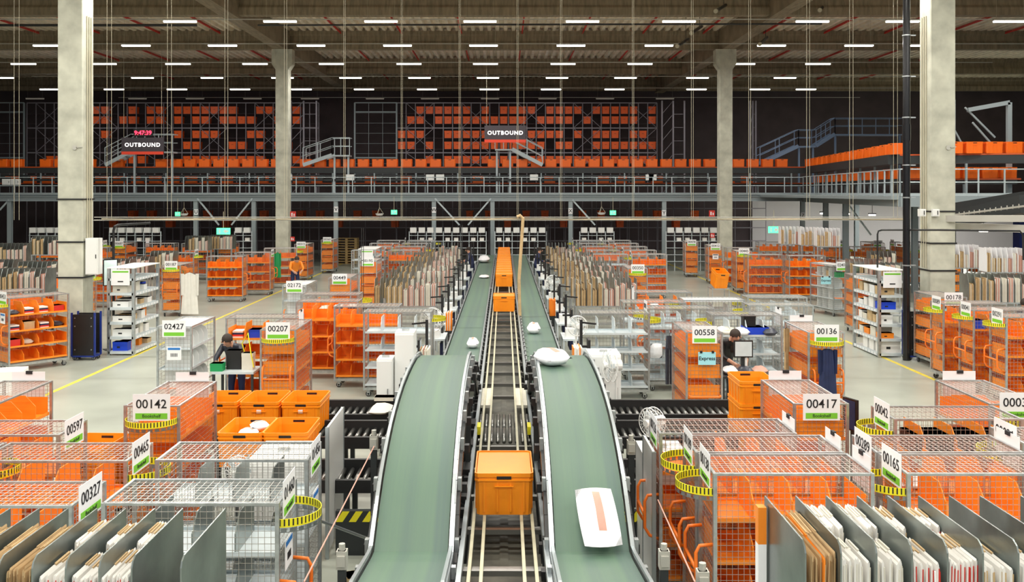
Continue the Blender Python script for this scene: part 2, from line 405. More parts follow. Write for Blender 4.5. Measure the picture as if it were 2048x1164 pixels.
# upper and lower belt lines on the deck
def conveyor(name, label, pts, z, hgt, wdt, m='dark_steel'):
    t = thing(name, label, 'conveyor')
    b = MB(); r = MB()
    for p, q in zip(pts, pts[1:]):
        b.bar((p[0], p[1], z-hgt/2), (q[0], q[1], z-hgt/2), wdt, h=hgt)
        r.bar((p[0], p[1]-wdt/2-.02, z-.03), (q[0], q[1]-wdt/2-.02, z-.03), .03, h=.05)
    put('side_panel', b.mesh('side_panel', m), t); put('trim_rail', r.mesh('trim_rail', 'dull_orange'), t)
    s = MB(); s.bar((0, 0, DZ), (0, 0, z-hgt), .07); sm = s.mesh('support', 'mezz_steel')
    for p, q in zip(pts, pts[1:]):
        L = (Vector(q)-Vector(p)).length; n = max(1, int(L/2.3))
        for i in range(n): put('support', sm, t, (p[0]+(q[0]-p[0])*(i+.5)/n, p[1]+(q[1]-p[1])*(i+.5)/n-wdt/2-.02, 0))
    return t
UP = [(-29, 52.2), (17.0, 52.2), (14.7, 35.2), (19.0, 34.0)]
LO = [(-29, 53.6), (17.8, 53.2), (15.8, 37.0), (19.4, 35.6)]
conveyor('overhead_conveyor', 'upper black tote conveyor running along the mezzanine', UP, 5.50, .36, .62)
conveyor('overhead_conveyor', 'lower black tote conveyor behind the mezzanine guard rail', LO, 4.62, .22, .62)
b = MB()
for i in range(40): b.box(-28.6+i*1.08, -28.3+i*1.08, 0, .3, 0, .12+.2*(i*7 % 3)/3)
b.box(-29, 15.6, .1, .3, -.02, .1); b.box(-29, 15.6, .35, .45, .25, .33)
tag(put('machinery_row', b.mesh('machinery_row', 'dark_steel'), None, (0, 51.6, 4.72)), 'dark drive units between the two mezzanine conveyor lines', 'machinery')
for i, px in enumerate([12, 30, 575, 700, 860, 880, 1068, 1305, 1300]):
    X, Y, Z = at(px, 366 if px < 40 else 357, 51.3)
    box_on('control_box', 'white control box beside the mezzanine conveyor, %s along' % words_for(i), 'control box', ['white_plastic', 'black'], X-.22, X+.22, Y, Y+.2, Z-.1, Z+.22, door_lines(X-.22, X+.22, Y, Z-.1, Z+.22), 'control boxes along the mezzanine')

# ---------------------------------------------------------------- totes
def tote_mesh(wx, ly, h, m='orange_tote', closed=False):
    def make():
        b = MB(); t = .012; c = .03
        def ring(sx, sy, z): return [(-sx+c, -sy, z), (sx-c, -sy, z), (sx, -sy+c, z), (sx, sy-c, z), (sx-c, sy, z), (-sx+c, sy, z), (-sx, sy-c, z), (-sx, -sy+c, z)]
        X, Yh = wx/2, ly/2
        prof = [(X*.93, Yh*.95, 0), (X*.965, Yh*.975, h*.80), (X, Yh, h*.81), (X, Yh, h*.845), (X*.97, Yh*.98, h*.85), (X*.97, Yh*.98, h*.90), (X, Yh, h*.91), (X, Yh, h), (X-t, Yh-t, h), (X*.965-t, Yh*.975-t, h*.8), (X*.93-t, Yh*.95-t, t)]
        rings = [ring(*p) for p in prof]
        vs = [v for r in rings for v in r]; fs = []
        for i in range(len(rings)-1):
            for k in range(8): fs.append((i*8+k, i*8+(k+1) % 8, (i+1)*8+(k+1) % 8, (i+1)*8+k))
        fs.append(tuple(range(7, -1, -1))); n = (len(rings)-1)*8; fs.append(tuple(range(n, n+8)))
        b.add(vs, fs)
        for s in (-1, 1):                                        # wall ribs and the hand hole with its lip
            for f in (-.75, -.25, .25, .75):
                b.box(f*X*.9-.008, f*X*.9+.008, s*Yh*.955, s*(Yh*.975+.006), .03, h*.8)
                b.box(s*X*.94, s*(X*.965+.006), f*Yh*.9-.008, f*Yh*.9+.008, .03, h*.8)
            b.box(-.09, .09, s*(Yh-.004), s*(Yh+.012), h*.68, h*.70)
            b.box(-.07, .07, s*(Yh-.02), s*(Yh+.001), h*.86, h*.93, 1)
        if closed: b.box(-X+.02, X-.02, -Yh+.02, Yh-.02, h-.03, h-.012)
        return b.mesh('tote', [m, 'black'])
    return cached(('tote', wx, ly, h, m, closed), make)
def far_tote_mesh():
    b = MB(); X, Yh, h = .245, .3, .48
    b.prism([(-X*.9, 0), (X*.9, 0), (X*.95, h*.84), (X, h*.86), (X, h), (-X, h), (-X, h*.86), (-X*.95, h*.84)], 'y', -Yh, Yh)
    b.box(-.06, .06, -Yh-.006, -Yh, h*.55, h*.66, 1); b.box(-X, X, -Yh-.012, -Yh, h*.9, h)
    return b.mesh('tote', ['rack_orange', 'dull_orange'])
ftm = far_tote_mesh()
cnt = 0
for i in range(57):
    X = -28.6+i*.80
    if random.random() < .10: continue
    cnt += 1
    tag(put('tote', cached('convtote', lambda: tote_mesh(.62, .42, .42, 'line_orange', closed=True)), None, (X, 52.2, 5.50)), '%s orange tote from the wall end on the upper mezzanine conveyor' % ordw(cnt-1), 'tote', 'totes on the upper mezzanine conveyor')
for i in range(15):
    f = i/14; p = Vector((17.0, 52.2)).lerp(Vector((14.7, 35.2)), f)
    tag(put('tote', tote_mesh(.62, .42, .42, 'line_orange', closed=True), None, (p[0], p[1], 5.50), PI/2), 'orange tote on the upper forward conveyor arm, %s from the back' % ordw(i), 'tote', 'totes on the forward conveyor arm')
for z, Y, lab in ((5.5, 34.2, 'upper'), (4.62, 35.9, 'lower')):
    for i in range(6):
        tag(put('tote', tote_mesh(.62, .42, .42, 'line_orange', closed=True), None, (15.6+i*.72, Y, z), 0), 'orange tote at the %s conveyor end beyond the right pillar, %s past it' % (lab, ordw(i)), 'tote', 'totes at the %s conveyor end' % lab)
cnt = 0
for i in range(44):
    X = -28+i*1.02
    if random.random() < .45: continue
    cnt += 1
    tag(put('tote', tote_mesh(.62, .42, .42, 'line_orange', closed=True), None, (X, 53.5, 4.62)), '%s orange tote from the wall end on the lower mezzanine conveyor' % ordw(cnt-1), 'tote', 'totes on the lower mezzanine conveyor')
for i in range(8):
    f = i/8; p = Vector((17.8, 53.2)).lerp(Vector((15.8, 37.0)), f)
    tag(put('tote', tote_mesh(.62, .42, .42, 'line_orange', closed=True), None, (p[0], p[1], 4.62), PI/2), 'orange tote on the lower forward conveyor arm, %s from the back' % ordw(i), 'tote', 'totes on the lower forward arm')

# ---------------------------------------------------------------- high racks at the back
YR = 62.0; SR = F_PX/YR
ROWZ = [9.23, 8.58, 7.64, 6.92, 5.98]
def back_rack(label, px0, px1, grp, holes, top=207):
    X0, X1 = (px0-VX)/SR, (px1-VX)/SR
    n = round((X1-X0)/.605); st = (X1-X0)/n; zt = CH+(VY-top)/SR
    t = thing('tote_rack', label, 'rack', (X0, YR, 0))
    um = cached('upright', lambda: boxmesh('upright', 'rack_steel', -.025, .025, -.42, -.36, 0, CH+(VY-207)/SR))
    for i in range(n+1): put('upright', um, t, (i*st, 0, 0))
    for py in (207, 257, 306):
        put('beam', boxmesh('beam', 'rack_steel', 0, X1-X0, -.43, -.37, -.035, .035), t, (0, 0, CH+(VY-py)/SR))
    lb = MB(); lb.box(0, X1-X0, -.35, .35, -.03, 0); lm = lb.mesh('shelf', 'dark_wall')
    for z in ROWZ: put('shelf', lm, t, (0, 0, z))
    for i in range(0, n-3, 6):
        b = MB()
        for z0, z1 in ((CH+(VY-257)/SR, zt), (CH+(VY-306)/SR, CH+(VY-257)/SR), (5.4, CH+(VY-306)/SR)):
            b.bar((i*st+st, -.45, z0), (i*st+4*st, -.45, z1), .03); b.bar((i*st+4*st, -.45, z0), (i*st+st, -.45, z1), .03)
        put('cross_brace', b.mesh('cross_brace', 'rack_steel'), t)
    for r, z in enumerate(ROWZ):
        cnt = 0
        for i in range(n):
            ch = holes[r][i % len(holes[r])]
            if ch == '.': continue
            cnt += 1
            tag(put('tote', ftm, None, (X0+(i+.5)*st, YR-.05, z)), '%s orange tote along the %s row of the %s back rack' % (ordw(cnt-1), ['top', 'second', 'middle', 'fourth', 'bottom'][r], grp), 'tote', 'totes in the %s row of the %s back rack' % (words_for(r), grp))
back_rack('tall steel tote rack with a dark opening behind the clock sign', 60, 640, 'clock side', [
 '.......oo..o.oo.ooooooo..oo.oo', '......ooo.oo.oo.o.oo.oooo..o.o', '........o.......o.ooo...oo.o..', '.............o...oo...oo.o.oo.', '..oo......ooo....ooooooooo.ooo'])
back_rack('tall steel tote rack filled with orange totes behind the central sign', 795, 1312, 'central', [
 '..oooooo.o.oooo.oooo.ooooo.o', '.oo.oooooooooo.oooo.o.oooo.o', 'ooo..ooooo.ooooooo.o.ooo.oo.', 'oo.o.ooooooooooo.oo..ooooooo', '...o.oooooooo.oooooooooooooo'])
# lattice doors left of each rack
for k, (a, c) in enumerate([(712, 795), (-30, 56)]):
    X0, X1 = (a-VX)/SR, (c-VX)/SR; t = thing('safety_gate', ['tall grey lattice gate beside the central tote rack', 'tall grey lattice gate beside the clock side tote rack'][k], 'gate', (X0, YR-.5, DZ), 0)
    b = MB(); H = CH+(VY-207)/SR-DZ; W = X1-X0
    for x in (0, W): b.box(x-.05, x+.05, -.04, .04, 0, H)
    for z in (0, H*.40, H*.9, H): b.box(0, W, -.03, .03, z-.04, z+.04)
    put('frame', b.mesh('frame', 'mezz_steel'), t)
    b = MB()
    for i in range(1, 3): b.box(W*i/3-.012, W*i/3+.012, -.02, .02, 0, H)
    for i in range(1, 9): b.box(0, W, -.015, .015, H*i/9-.008, H*i/9+.008)
    put('lattice', b.mesh('lattice', 'mezz_steel'), t)
for k, (a, c) in enumerate([(590, 640), (1318, 1362), (1490, 1502)]):
    X0, X1 = (a-VX)/SR, (c-VX)/SR; b = MB(); H = CH+(VY-205)/SR
    for x in (X0, (X0+X1)/2, X1): b.box(x-.05, x+.05, YR-1.2, YR-1.1, DZ, H)
    for i in range(7):
        z = DZ+(H-DZ)*i/7; b.bar((X0, YR-1.15, z), ((X0+X1)/2, YR-1.15, z+(H-DZ)/7), .03)
        b.bar(((X0+X1)/2, YR-1.15, z), (X1, YR-1.15, z+.0), .03)
    tag(put('lift_mast', b.mesh('lift_mast', 'rack_steel')), 'lattice lift mast standing %s' % ['by the far left pillar behind the stairs', 'past the end of the central tote rack', 'between the far right pillar and the back stairs'][k], 'mast')
# low dim racks below the deck
t = thing('floor_rack', 'dark tote racking in the shade below the mezzanine', 'rack', (0, 61, 0))
for i in range(44): put('upright', cached('lowup', lambda: boxmesh('upright', 'rack_steel', -.02, .02, 0, .05, 0, 3.6)), t, (-26+i*1.0, 0, 0))
for z in (.9, 1.75, 2.35, 3.0): put('beam', cached('lowbm', lambda: boxmesh('beam', 'rack_steel', -26, 17, 0, .06, 0, .06)), t, (0, 0, z))
for i in range(34):
    X = -25.4+i*1.22; z = 2.41 if i % 3 else 1.81
    if -6 < X < -3 or X > 13: continue
    tag(put('tote', ftm, None, (X, 60.8+.5, z)), 'orange tote in the shaded rack below the mezzanine, %s along' % ordw(i), 'tote', 'totes below the mezzanine')

# ---------------------------------------------------------------- stairs
def stair(label, p, q, plat=None, Yd=51.6, wd=.8, m='rail_steel'):
    P, Q = Vector(at(p[0], p[1], Yd)), Vector(at(q[0], q[1], Yd))
    t = thing('steel_stairs', label, 'stairs')
    for s in (0, wd):
        b = MB(); b.bar(P+Vector((0, s, 0)), Q+Vector((0, s, 0)), .05, h=.20); put('stringer', b.mesh('stringer', m), t)
    n = max(3, int(abs(Q.z-P.z)/.2))
    tm = boxmesh('tread', m, -.13, .13, 0, wd, -.02, .02)
    for i in range(1, n): put('tread', tm, t, P.lerp(Q, i/n))
    for s in (0, wd):
        b = MB()
        for h in (.5, .95): b.bar(P+Vector((0, s, h)), Q+Vector((0, s, h)), .045, n=6)
        for i in range(n//3+2):
            c = P.lerp(Q, i/(n//3+1))+Vector((0, s, 0)); b.bar(c, c+Vector((0, 0, .95)), .04)
        put('handrail', b.mesh('handrail', m), t)
    if plat:
        x0, x1 = sorted((plat[0], plat[1])); zf = P.z if plat[2] == 'p' else Q.z
        A, B = (x0-VX)/F_PX*Yd, (x1-VX)/F_PX*Yd
        b = MB(); b.box(A, B, Yd, Yd+wd, zf-.08, zf); put('platform', b.mesh('platform', m), t)
        b = MB()
        for h in (.5, .95):
            b.bar((A, Yd, zf+h), (B, Yd, zf+h), .045, n=6); b.bar((A, Yd+wd, zf+h), (B, Yd+wd, zf+h), .045, n=6)
        for x in (A, B): b.bar((x, Yd, zf+.95), (x, Yd+wd, zf+.95), .04)
        for i in range(int((B-A)/.9)+2):
            x = A+(B-A)*i/(int((B-A)/.9)+1); b.bar((x, Yd, zf), (x, Yd, zf+.95), .04)
        put('platform_rail', b.mesh('platform_rail', m), t)
        b = MB()
        for x in (A+.1, B-.1): put('leg', boxmesh('leg', m, x-.05, x+.05, Yd+.2, Yd+.3, DZ, zf-.08), t)
stair('grey steel stairs rising to a small landing beyond the far left pillar', (606, 330), (664, 310), (664, 699, 'q'))
stair('short steel stairs below the central sign with a small landing', (1085, 330), (1024, 298), (990, 1024, 'q'))
stair('steel stairs below the clock sign leading up to its landing', (210, 330), (262, 303), (262, 345, 'q'), Yd=51.4)
stair('lower flight of bluish steel stairs at the dark back wall', (1520, 328), (1597, 292), (1597, 1632, 'q'), Yd=54.5, m='blue_dim')
stair('upper flight of bluish steel stairs reaching the long high gangway', (1632, 292), (1670, 268), (1670, 1806, 'q'), Yd=55.6, m='blue_dim')
t = thing('machine_frame', 'tall steel portal frame with stairs beyond the right near pillar', 'frame')
for n, xy in enumerate([(1905, 200, 1905, 391), (2018, 205, 2018, 391), (1882, 205, 1905, 200), (1935, 220, 2018, 205), (1895, 235, 1925, 290), (1945, 245, 1985, 290), (1930, 215, 1990, 275)]):
    b = MB(); b.bar(at(xy[0], xy[1], 36), at(xy[2], xy[3], 36), .16 if n < 4 else .06); put('bar', b.mesh('bar', 'mezz_steel'), t)
# ---------------------------------------------------------------- hanging signs
def out_sign(label, px0, px1, py0, py1, Y=47.5):
    X0, _, Z1 = at(px0, py0, Y); X1, _, Z0 = at(px1, py1, Y); cx = (X0+X1)/2
    t = thing('hanging_sign', label, 'sign', (cx, Y, (Z0+Z1)/2))
    w, h = (X1-X0)/2, (Z1-Z0)/2
    put('board', boxmesh('board', 'sign_dark', -w, w, 0, .06, -h, h), t)
    put('lower_edge', boxmesh('lower_edge', 'sign_red', -w, w, -.012, .06, -h, -h+.15), t)
    put('lettering', text_mesh('OUTBOUND', .27, 'sign_text', .010, 1.22), t, (0, -.01, .05), rot=(PI/2, 0, 0)).scale = (1.02, 1, 1)
    b = MB()
    for x in (-w*.9, w*.9): b.bar((x, .03, h), (x, .03, 12.14-(Z0+Z1)/2), .012)
    put('suspension_wire', b.mesh('suspension_wire', 'cable'), t)
out_sign('dark hanging sign board reading OUTBOUND above the central stairs', 969, 1052, 251, 285)
out_sign('dark hanging sign board reading OUTBOUND under the red clock', 243, 327, 275, 309)
t = thing('digital_clock', 'red digital clock showing 9:47:39 over the hanging sign', 'clock', at(286, 266, 47.5))
put('housing', boxmesh('housing', 'black', -.48, .48, 0, .10, -.17, .19), t)
put('digits', text_mesh('9:47:39', .30, 'led_red', .004, 1.0), t, (0, -.008, .0), rot=(PI/2, 0, 0))
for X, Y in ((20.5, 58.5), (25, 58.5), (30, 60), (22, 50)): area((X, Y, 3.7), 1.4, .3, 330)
# lights on the lower right, exit signs, pictogram signs
for i, (px, py, Y) in enumerate([(1648, 427, 48), (1745, 430, 50), (1693, 428, 50), (1968, 462, 40), (1955, 358, 40), (1985, 358, 42)]):
    t = thing('bulkhead_light', 'small white work light below the far walkways, %s from the exit sign' % words_for(i), 'lamp', at(px, py, Y), 0, 'small work lights by the right pillar')
    put('hanger', cached('bh2', lambda: boxmesh('hanger', 'black', -.01, .01, .02, .04, .1, .6)) if i < 6 else boxmesh('hanger', 'black', -.01, .01, .02, .04, .1, 5.4), t)
    put('housing', cached('bh', lambda: boxmesh('housing', 'black', -.2, .2, 0, .1, .04, .1)), t); put('diffuser', cached('bd', lambda: boxmesh('diffuser', 'tube_light', -.16, .16, -.02, .12, -.04, .04)), t)
t = thing('light_strip', 'row of bright strip lights below the walkway near the drain pipe', 'lamp', at(1755, 404, 56))
for dx in (-2.3, -1.4, 0.0, 1.2): put('diffuser', cached('sd', lambda: boxmesh('diffuser', 'tube_light', -.35, .35, 0, .1, -.05, .05)), t, (dx, 0, 0))
put('track', boxmesh('track', 'black', -2.8, 1.8, .1, .16, -.02, .06), t)
def exit_sign(label, px0, px1, py0, py1, Y, glow='exit_green', txt=None):
    X0, _, Z1 = at(px0, py0, Y); X1, _, Z0 = at(px1, py1, Y)
    t = thing('exit_sign', label, 'exit sign', ((X0+X1)/2, Y, Z0))
    w, h = (X1-X0)/2, Z1-Z0
    put('panel', boxmesh('panel', glow, -w, w, 0, .06, 0, h), t)
    b = MB(); b.box(-w*.62, -w*.45, -.012, 0, h*.2, h*.8); b.prism([(w*.0, h*.5), (w*.45, h*.85), (w*.45, h*.62), (w*.75, h*.62), (w*.75, h*.38), (w*.45, h*.38), (w*.45, h*.15)], 'y', -.012, 0)
    put('pictogram', b.mesh('pictogram', 'white_card'), t)
    b = MB(); b.bar((0, .03, h), (0, .03, h+.7), .02); put('hanger', b.mesh('hanger', 'cable'), t)
exit_sign('large glowing green exit sign near the left pillar electrical cabinet', 433, 460, 456, 469, 40)
exit_sign('large glowing green exit sign near the white folder racks', 1537, 1559, 453, 466, 40)
exit_sign('small green exit sign under the mezzanine by the hanging basket', 782, 794, 420, 429, 49)
exit_sign('small green exit sign right of the cable drop under the mezzanine', 1220, 1232, 421, 430, 49)
exit_sign('small green exit sign beside the U post', 350, 360, 424, 432, 49)
for i, (px, py, Y, lab) in enumerate([(586, 429, 45.2, 'beside the far left pillar'), (1424, 427, 45.2, 'beside the far right pillar'), (1425, 471, 44, 'low in front of the far right pillar'), (585, 478, 44, 'low in front of the far left pillar')]):
    t = thing('safety_sign', 'small red fire equipment sign '+lab, 'sign', at(px, py, Y)); s = 1 if i < 2 else .7
    put('plate', boxmesh('plate', 'red', -.14*s, .14*s, 0, .02, -.15*s, .15*s), t)
    b = MB(); b.box(-.08*s, -.02*s, -.008, 0, -.08*s, .08*s); b.box(.03*s, .08*s, -.008, 0, -.08*s, .04*s); put('pictogram', b.mesh('pictogram', 'white_card'), t)
for i, (px, py) in enumerate([(368, 427), (759, 427), (1203, 425)]):
    t = thing('hanging_lamp', 'white bowl shaped hanging lamp under the mezzanine, %s' % ['near the U post', 'near the V post', 'near the X post'][i], 'lamp', at(px, py, 48.5))
    n = 12; b = MB(); rr = [(.05, -.12), (.16, -.10), (.22, 0), (.20, 0)]
    vs = [(r*math.cos(2*PI*k/n), r*math.sin(2*PI*k/n), z) for r, z in rr for k in range(n)]
    b.add(vs, [(j*n+k, j*n+(k+1) % n, (j+1)*n+(k+1) % n, (j+1)*n+k) for j in range(3) for k in range(n)])
    put('bowl', b.mesh('bowl', 'white_plastic'), t); b = MB()
    for k in range(3): b.bar((.2*math.cos(k*2.1), .2*math.sin(k*2.1), 0), (0, 0, .3), .015)
    b.bar((0, 0, .3), (0, 0, .6), .012); put('chain', b.mesh('chain', 'cable'), t)
# ================================================================ MAIN CONVEYORS
PROF = [(5.2, 1.26), (6.9, 1.20), (7.75, 1.08), (7.92, 1.07), (8.1, 1.20), (8.33, 1.36), (8.55, 1.49), (8.8, 1.60), (9.05, 1.69), (9.3, 1.77), (9.6, 1.84), (9.96, 1.90), (10.4, 1.955), (10.9, 1.985), (11.4, 1.995), (11.9, 1.99), (12.5, 1.93), (13.2, 1.70), (14.4, 1.15), (14.9, 1.0), (46.3, 1.0)]
def belt(side, cx, label, a, c, low=False):
    t = thing('belt_conveyor', label, 'conveyor', (cx, 0, 0))
    pr = PROF[a:c]
    b = MB(); W = .31
    n = len(pr)
    b.add([v for (y, z) in pr for v in ((-W, y, z), (W, y, z))], [(2*i, 2*i+1, 2*i+3, 2*i+2) for i in range(n-1)])
    b.add([v for (y, z) in pr for v in ((-W, y, z-.05), (W, y, z-.05), (W, y, z-.001), (-W, y, z-.001))],
          [f for i in range(n-1) for f in ((4*i, 4*i+4, 4*i+5, 4*i+1), (4*i+1, 4*i+5, 4*i+6, 4*i+2), (4*i, 4*i+3, 4*i+7, 4*i+4))])
    bo = put('belt', b.mesh('belt', 'belt'), t)
    for i, p in enumerate(bo.data.polygons): p.use_smooth = True
    for s in (-1, 1):
        b = MB()
        for (y0, z0), (y1, z1) in zip(pr, pr[1:]):
            b.bar((s*.345, y0, z0-.06), (s*.345, y1, z1-.06), .03, h=.13, m=0)
            b.bar((s*.335, y0, z0+.045), (s*.335, y1, z1+.045), .028, h=.012, m=0)
            b.bar((s*.375, y0, z0-.16), (s*.375, y1, z1-.16), .03, h=.12, m=1)
        put('side_rail', b.mesh('side_rail', ['belt_edge', 'black']), t)
    b = MB()
    y = pr[0][0]+.1
    import bisect
    while y < pr[-1][0]:
        i = max(0, min(len(pr)-2, bisect.bisect([p[0] for p in pr], y)-1))
        f = (y-pr[i][0])/(pr[i+1][0]-pr[i][0]); z = pr[i][1]+f*(pr[i+1][1]-pr[i][1])
        for s in (-1, 1):
            b.box(s*.365, s*.40, y-.03, y+.03, z-.12, z+.0, 0); b.box(s*.365, s*.44, y+.18, y+.26, z-.20, z-.12, 1)
        y += .55 if y < 16 else 1.1
    put('bracket', b.mesh('bracket', ['galv', 'black'], ), t, kind='stuff')
    lg = []
    y = pr[0][0]+.3
    while y < pr[-1][0]:
        i = max(0, min(len(pr)-2, bisect.bisect([p[0] for p in pr], y)-1))
        f = (y-pr[i][0])/(pr[i+1][0]-pr[i][0]); z = pr[i][1]+f*(pr[i+1][1]-pr[i][1])-.2
        for s in (-1, 1):
            if 10.75 < y < 14.05: continue
            b = MB(); b.box(s*.38-.03, s*.38+.03, y-.03, y+.03, 0, z); put('leg', b.mesh('leg', 'dark_steel'), t)
        y += 2.4
for side, cx in (('left', -.785), ('right', .745)):
    belt(side, cx, 'near flat module of the %s grey-green belt at the bottom edge' % side, 0, 4)
    belt(side, cx, 'humped green-grey belt conveyor on the %s of the tote track' % side, 3, 20)
    belt(side, cx, 'long flat grey-green belt running to the back, %s of the tote track' % side, 19, 22)
t = thing('tote_track', 'straight tote track with beige guide strips between the two belts', 'conveyor')
for x in (-.36, .36):
    b = MB(); b.bar((x, 5.2, 1.02), (x, 46.5, 1.02), .04, h=.10); b.bar((x*1.12, 5.2, .90), (x*1.12, 46.5, .90), .05, h=.16, m=1)
    y = 5.5
    while y < 30:
        b.box(x*1.1-.03, x*1.1+.03, y, y+.07, .98, 1.06, 1); b.box(x*1.25-.02, x*1.25+.02, y+.2, y+.25, .85, 1.0, 0); y += .5
    put('side_frame', b.mesh('side_frame', ['belt_edge', 'black']), t)
for x in (-.285, -.185, .165, .265):
    b = MB(); b.bar((x, 5.2, 1.0), (x, 46, 1.0), .028, h=.035); put('guide_strip', b.mesh('guide_strip', 'beige_rail'), t)
b = MB(); b.box(-.34, .34, 5.2, 46, .70, .72); b.box(-.04, .04, 5.2, 46, .72, .735)
put('floor_tray', b.mesh('floor_tray', 'tray'), t)
cmem = cached('crossm', lambda: boxmesh('cross_bar', 'roller', -.36, .36, -.025, .025, .92, .965))
y = 5.9
while y < 30:
    if not 11.8 < y < 13.6: put('cross_bar', cmem, t, (0, y, 0)); put('cross_bar', cmem, t, (0, y+.12, -.03))
    y += .95
rb = MB(); rb.bar((0, -.33, 0), (0, .33, 0), .05, n=10); rmm = rb.mesh('roller', 'roller', True)
for yc in (12.25, 13.0):
    for i in range(9): put('roller', rmm, t, (-.32+i*.08, yc, .93))
b = MB()
for x0, x1 in ((-.35, -.20), (.18, .34)): b.box(x0, x1, 13.8, 15.0, .93, .97)
put('wear_plate', b.mesh('wear_plate', 'cream'), t)
for s in (-1, 1): put('yellow_stop', boxmesh('yellow_stop', 'yellow', s*.30, s*.345, 12.0, 12.25, 1.0, 1.10), t, label='yellow stop block')
# motors and brackets beside the track
mb = MB(); mb.box(-.06, .06, -.14, .14, 0, .2); mb.bar((0, -.2, .1), (0, .2, .1), .1, n=10); mb.box(-.08, .08, -.05, .05, -.5, 0); mm = mb.mesh('drive', 'black')
for i, (x, y) in enumerate([(-.43, 9.4), (.43, 9.4), (-.43, 10.3), (.43, 10.3), (-.43, 11.3), (.43, 11.3), (-.43, 12.3), (.43, 12.3)]):
    put('drive_motor', mm, t, (x, y, .9))
# totes on the track
tag(put('tote', tote_mesh(.56, .80, .40, closed=True), None, (0, 9.35, 1.02)), 'large closed orange tote on the track between the two near humped belts', 'tote')
tag(put('tote', tote_mesh(.56, .80, .40, closed=True), None, (0, 24.6, 1.02)), 'single orange tote on the track ahead of the long train of totes', 'tote')
for i in range(15):
    tag(put('tote', tote_mesh(.56, .80, .40, closed=True), None, (0, 31.0+i*1.02, 1.02)), 'orange tote in the far train on the central track, %s from the front' % ordw(i), 'tote', 'train of totes on the central track')

# parcels riding the belts
def bag_mesh(L, W, H, m='bag', stripe=True, seed=0):
    r = random.Random(seed); b = MB(); nx, ny = 5, 6; vs = []
    for top in (0, 1):
        for j in range(ny+1):
            for i in range(nx+1):
                u, v = i/nx*2-1, j/ny*2-1
                bul = (1-u**4)*(1-v**4)
                z = H*(.5+(.5 if top else -.5)*bul)+(r.random()-.5)*.12*H*(bul if top else 0)
                vs.append((u*W/2*(1-.06*v*v), v*L/2*(1-.06*u*u), z))
    N = (nx+1)*(ny+1); fs = []; ms = []
    for j in range(ny):
        for i in range(nx):
            a = j*(nx+1)+i; fs.append((a, a+nx+1, a+nx+2, a+1)); ms.append(0)
            fs.append((N+a, N+a+1, N+a+nx+2, N+a+nx+1)); ms.append(1 if stripe and i == 2 and 0 < j < ny-1 else 0)
    edge = [i for i in range(nx+1)]+[j*(nx+1)+nx for j in range(1, ny+1)]+[ny*(nx+1)+i for i in range(nx-1, -1, -1)]+[j*(nx+1) for j in range(ny-1, 0, -1)]
    for k in range(len(edge)):
        a, c = edge[k], edge[(k+1) % len(edge)]; fs.append((a, c, N+c, N+a)); ms.append(0)
    o = len(b.v); b.v += vs; b.f += fs; b.m += ms
    return b.mesh('mailer', [m, 'rose'], True)
for i, (x, y, z, L, W, H, rz, lab, st) in enumerate([
    (.80, 8.10, 1.31, .60, .34, .20, .12, 'white parcel bag with a red stripe sliding down the right belt slope', True),
    (.58, 11.45, 1.995, .46, .36, .20, .5, 'white parcel bag lying on the crest of the right humped belt', True),
    (.65, 20.6, 1.0, .34, .30, .24, 0, 'white parcel on the flat right belt beyond the hump', True),
    (-.62, 18.7, 1.0, .34, .24, .20, 0, 'white parcel on the flat left belt beyond the hump', True),
    (-.88, 41.5, 1.0, 1.3, .5, .30, 0, 'large white parcel at the far end of the left belt', False),
    (-.72, 34.0, 1.0, .7, .36, .10, 0, 'thin white mailer on the far part of the left belt', False)]):
    o = tag(put('parcel_bag', bag_mesh(L, W, H, 'bag', st, i), None, (x, y, z), rz), lab, 'parcel')
    if i == 0: o.rotation_euler = (.60, 0, .1); o.location.z = 1.24

# ---------------------------------------------------------------- crossing roller conveyors
def roller_lane(label, x0, x1, y, z, w=.60):
    t = thing('roller_conveyor', label, 'conveyor', (0, y, 0))
    for s in (-1, 1):
        b = MB(); b.box(x0, x1, s*w/2-.03, s*w/2+.03, z-.10, z+.12 if s > 0 else z+.05); put('side_rail', b.mesh('side_rail', 'black'), t)
    r = cached('lane_roller%g' % w, lambda: (lambda b: (b.bar((0, -w/2+.03, 0), (0, w/2-.03, 0), .055, n=10), b.mesh('roller', 'roller', True))[1])(MB()))
    n = int((x1-x0)/.1)
    for i in range(n): put('roller', r, t, (x0+.05+i*.1, 0, z))
    for i in range(3):
        for s in (-1, 1):
            put('leg', boxmesh('leg', 'dark_steel', -.03, .03, -.03, .03, 0, z-.1), t, (x0+.2+(x1-x0-.4)*i/2, s*w/2, 0))
for s, nm, x0, x1 in ((-1, 'left', -4.1, -.36), (1, 'right', .36, 3.95)):
    roller_lane('far roller conveyor lane leaving the tote track to the %s' % nm, x0, x1, 13.55, .92)
    roller_lane('middle roller conveyor lane leaving the tote track to the %s' % nm, x0, min(x1, 3.05), 12.55, .86)
    roller_lane('near roller conveyor lane passing under the %s humped belt' % nm, -3.3 if s < 0 else x0, x1 if s < 0 else 3.0, 11.25, .70)
for i, (x0, x1) in enumerate([(-1.9, -1.15), (1.12, 1.6)]):
    b = MB(); b.box(x0, x1, 10.6, 10.68, 0, .5); m2 = []
    for k in range(5):
        u = x0+(x1-x0)*k/5; b.add([(u, 10.595, .38), (u+.08, 10.595, .38), (u+.16, 10.595, .5), (u+.08, 10.595, .5)], [(0, 1, 2, 3)], 1)
    tag(put('kick_plate', b.mesh('kick_plate', ['dark_steel', 'yellow'])), 'dark kick plate with yellow hazard stripes below the %s roller lanes' % ['left', 'right'][i], 'guard plate')
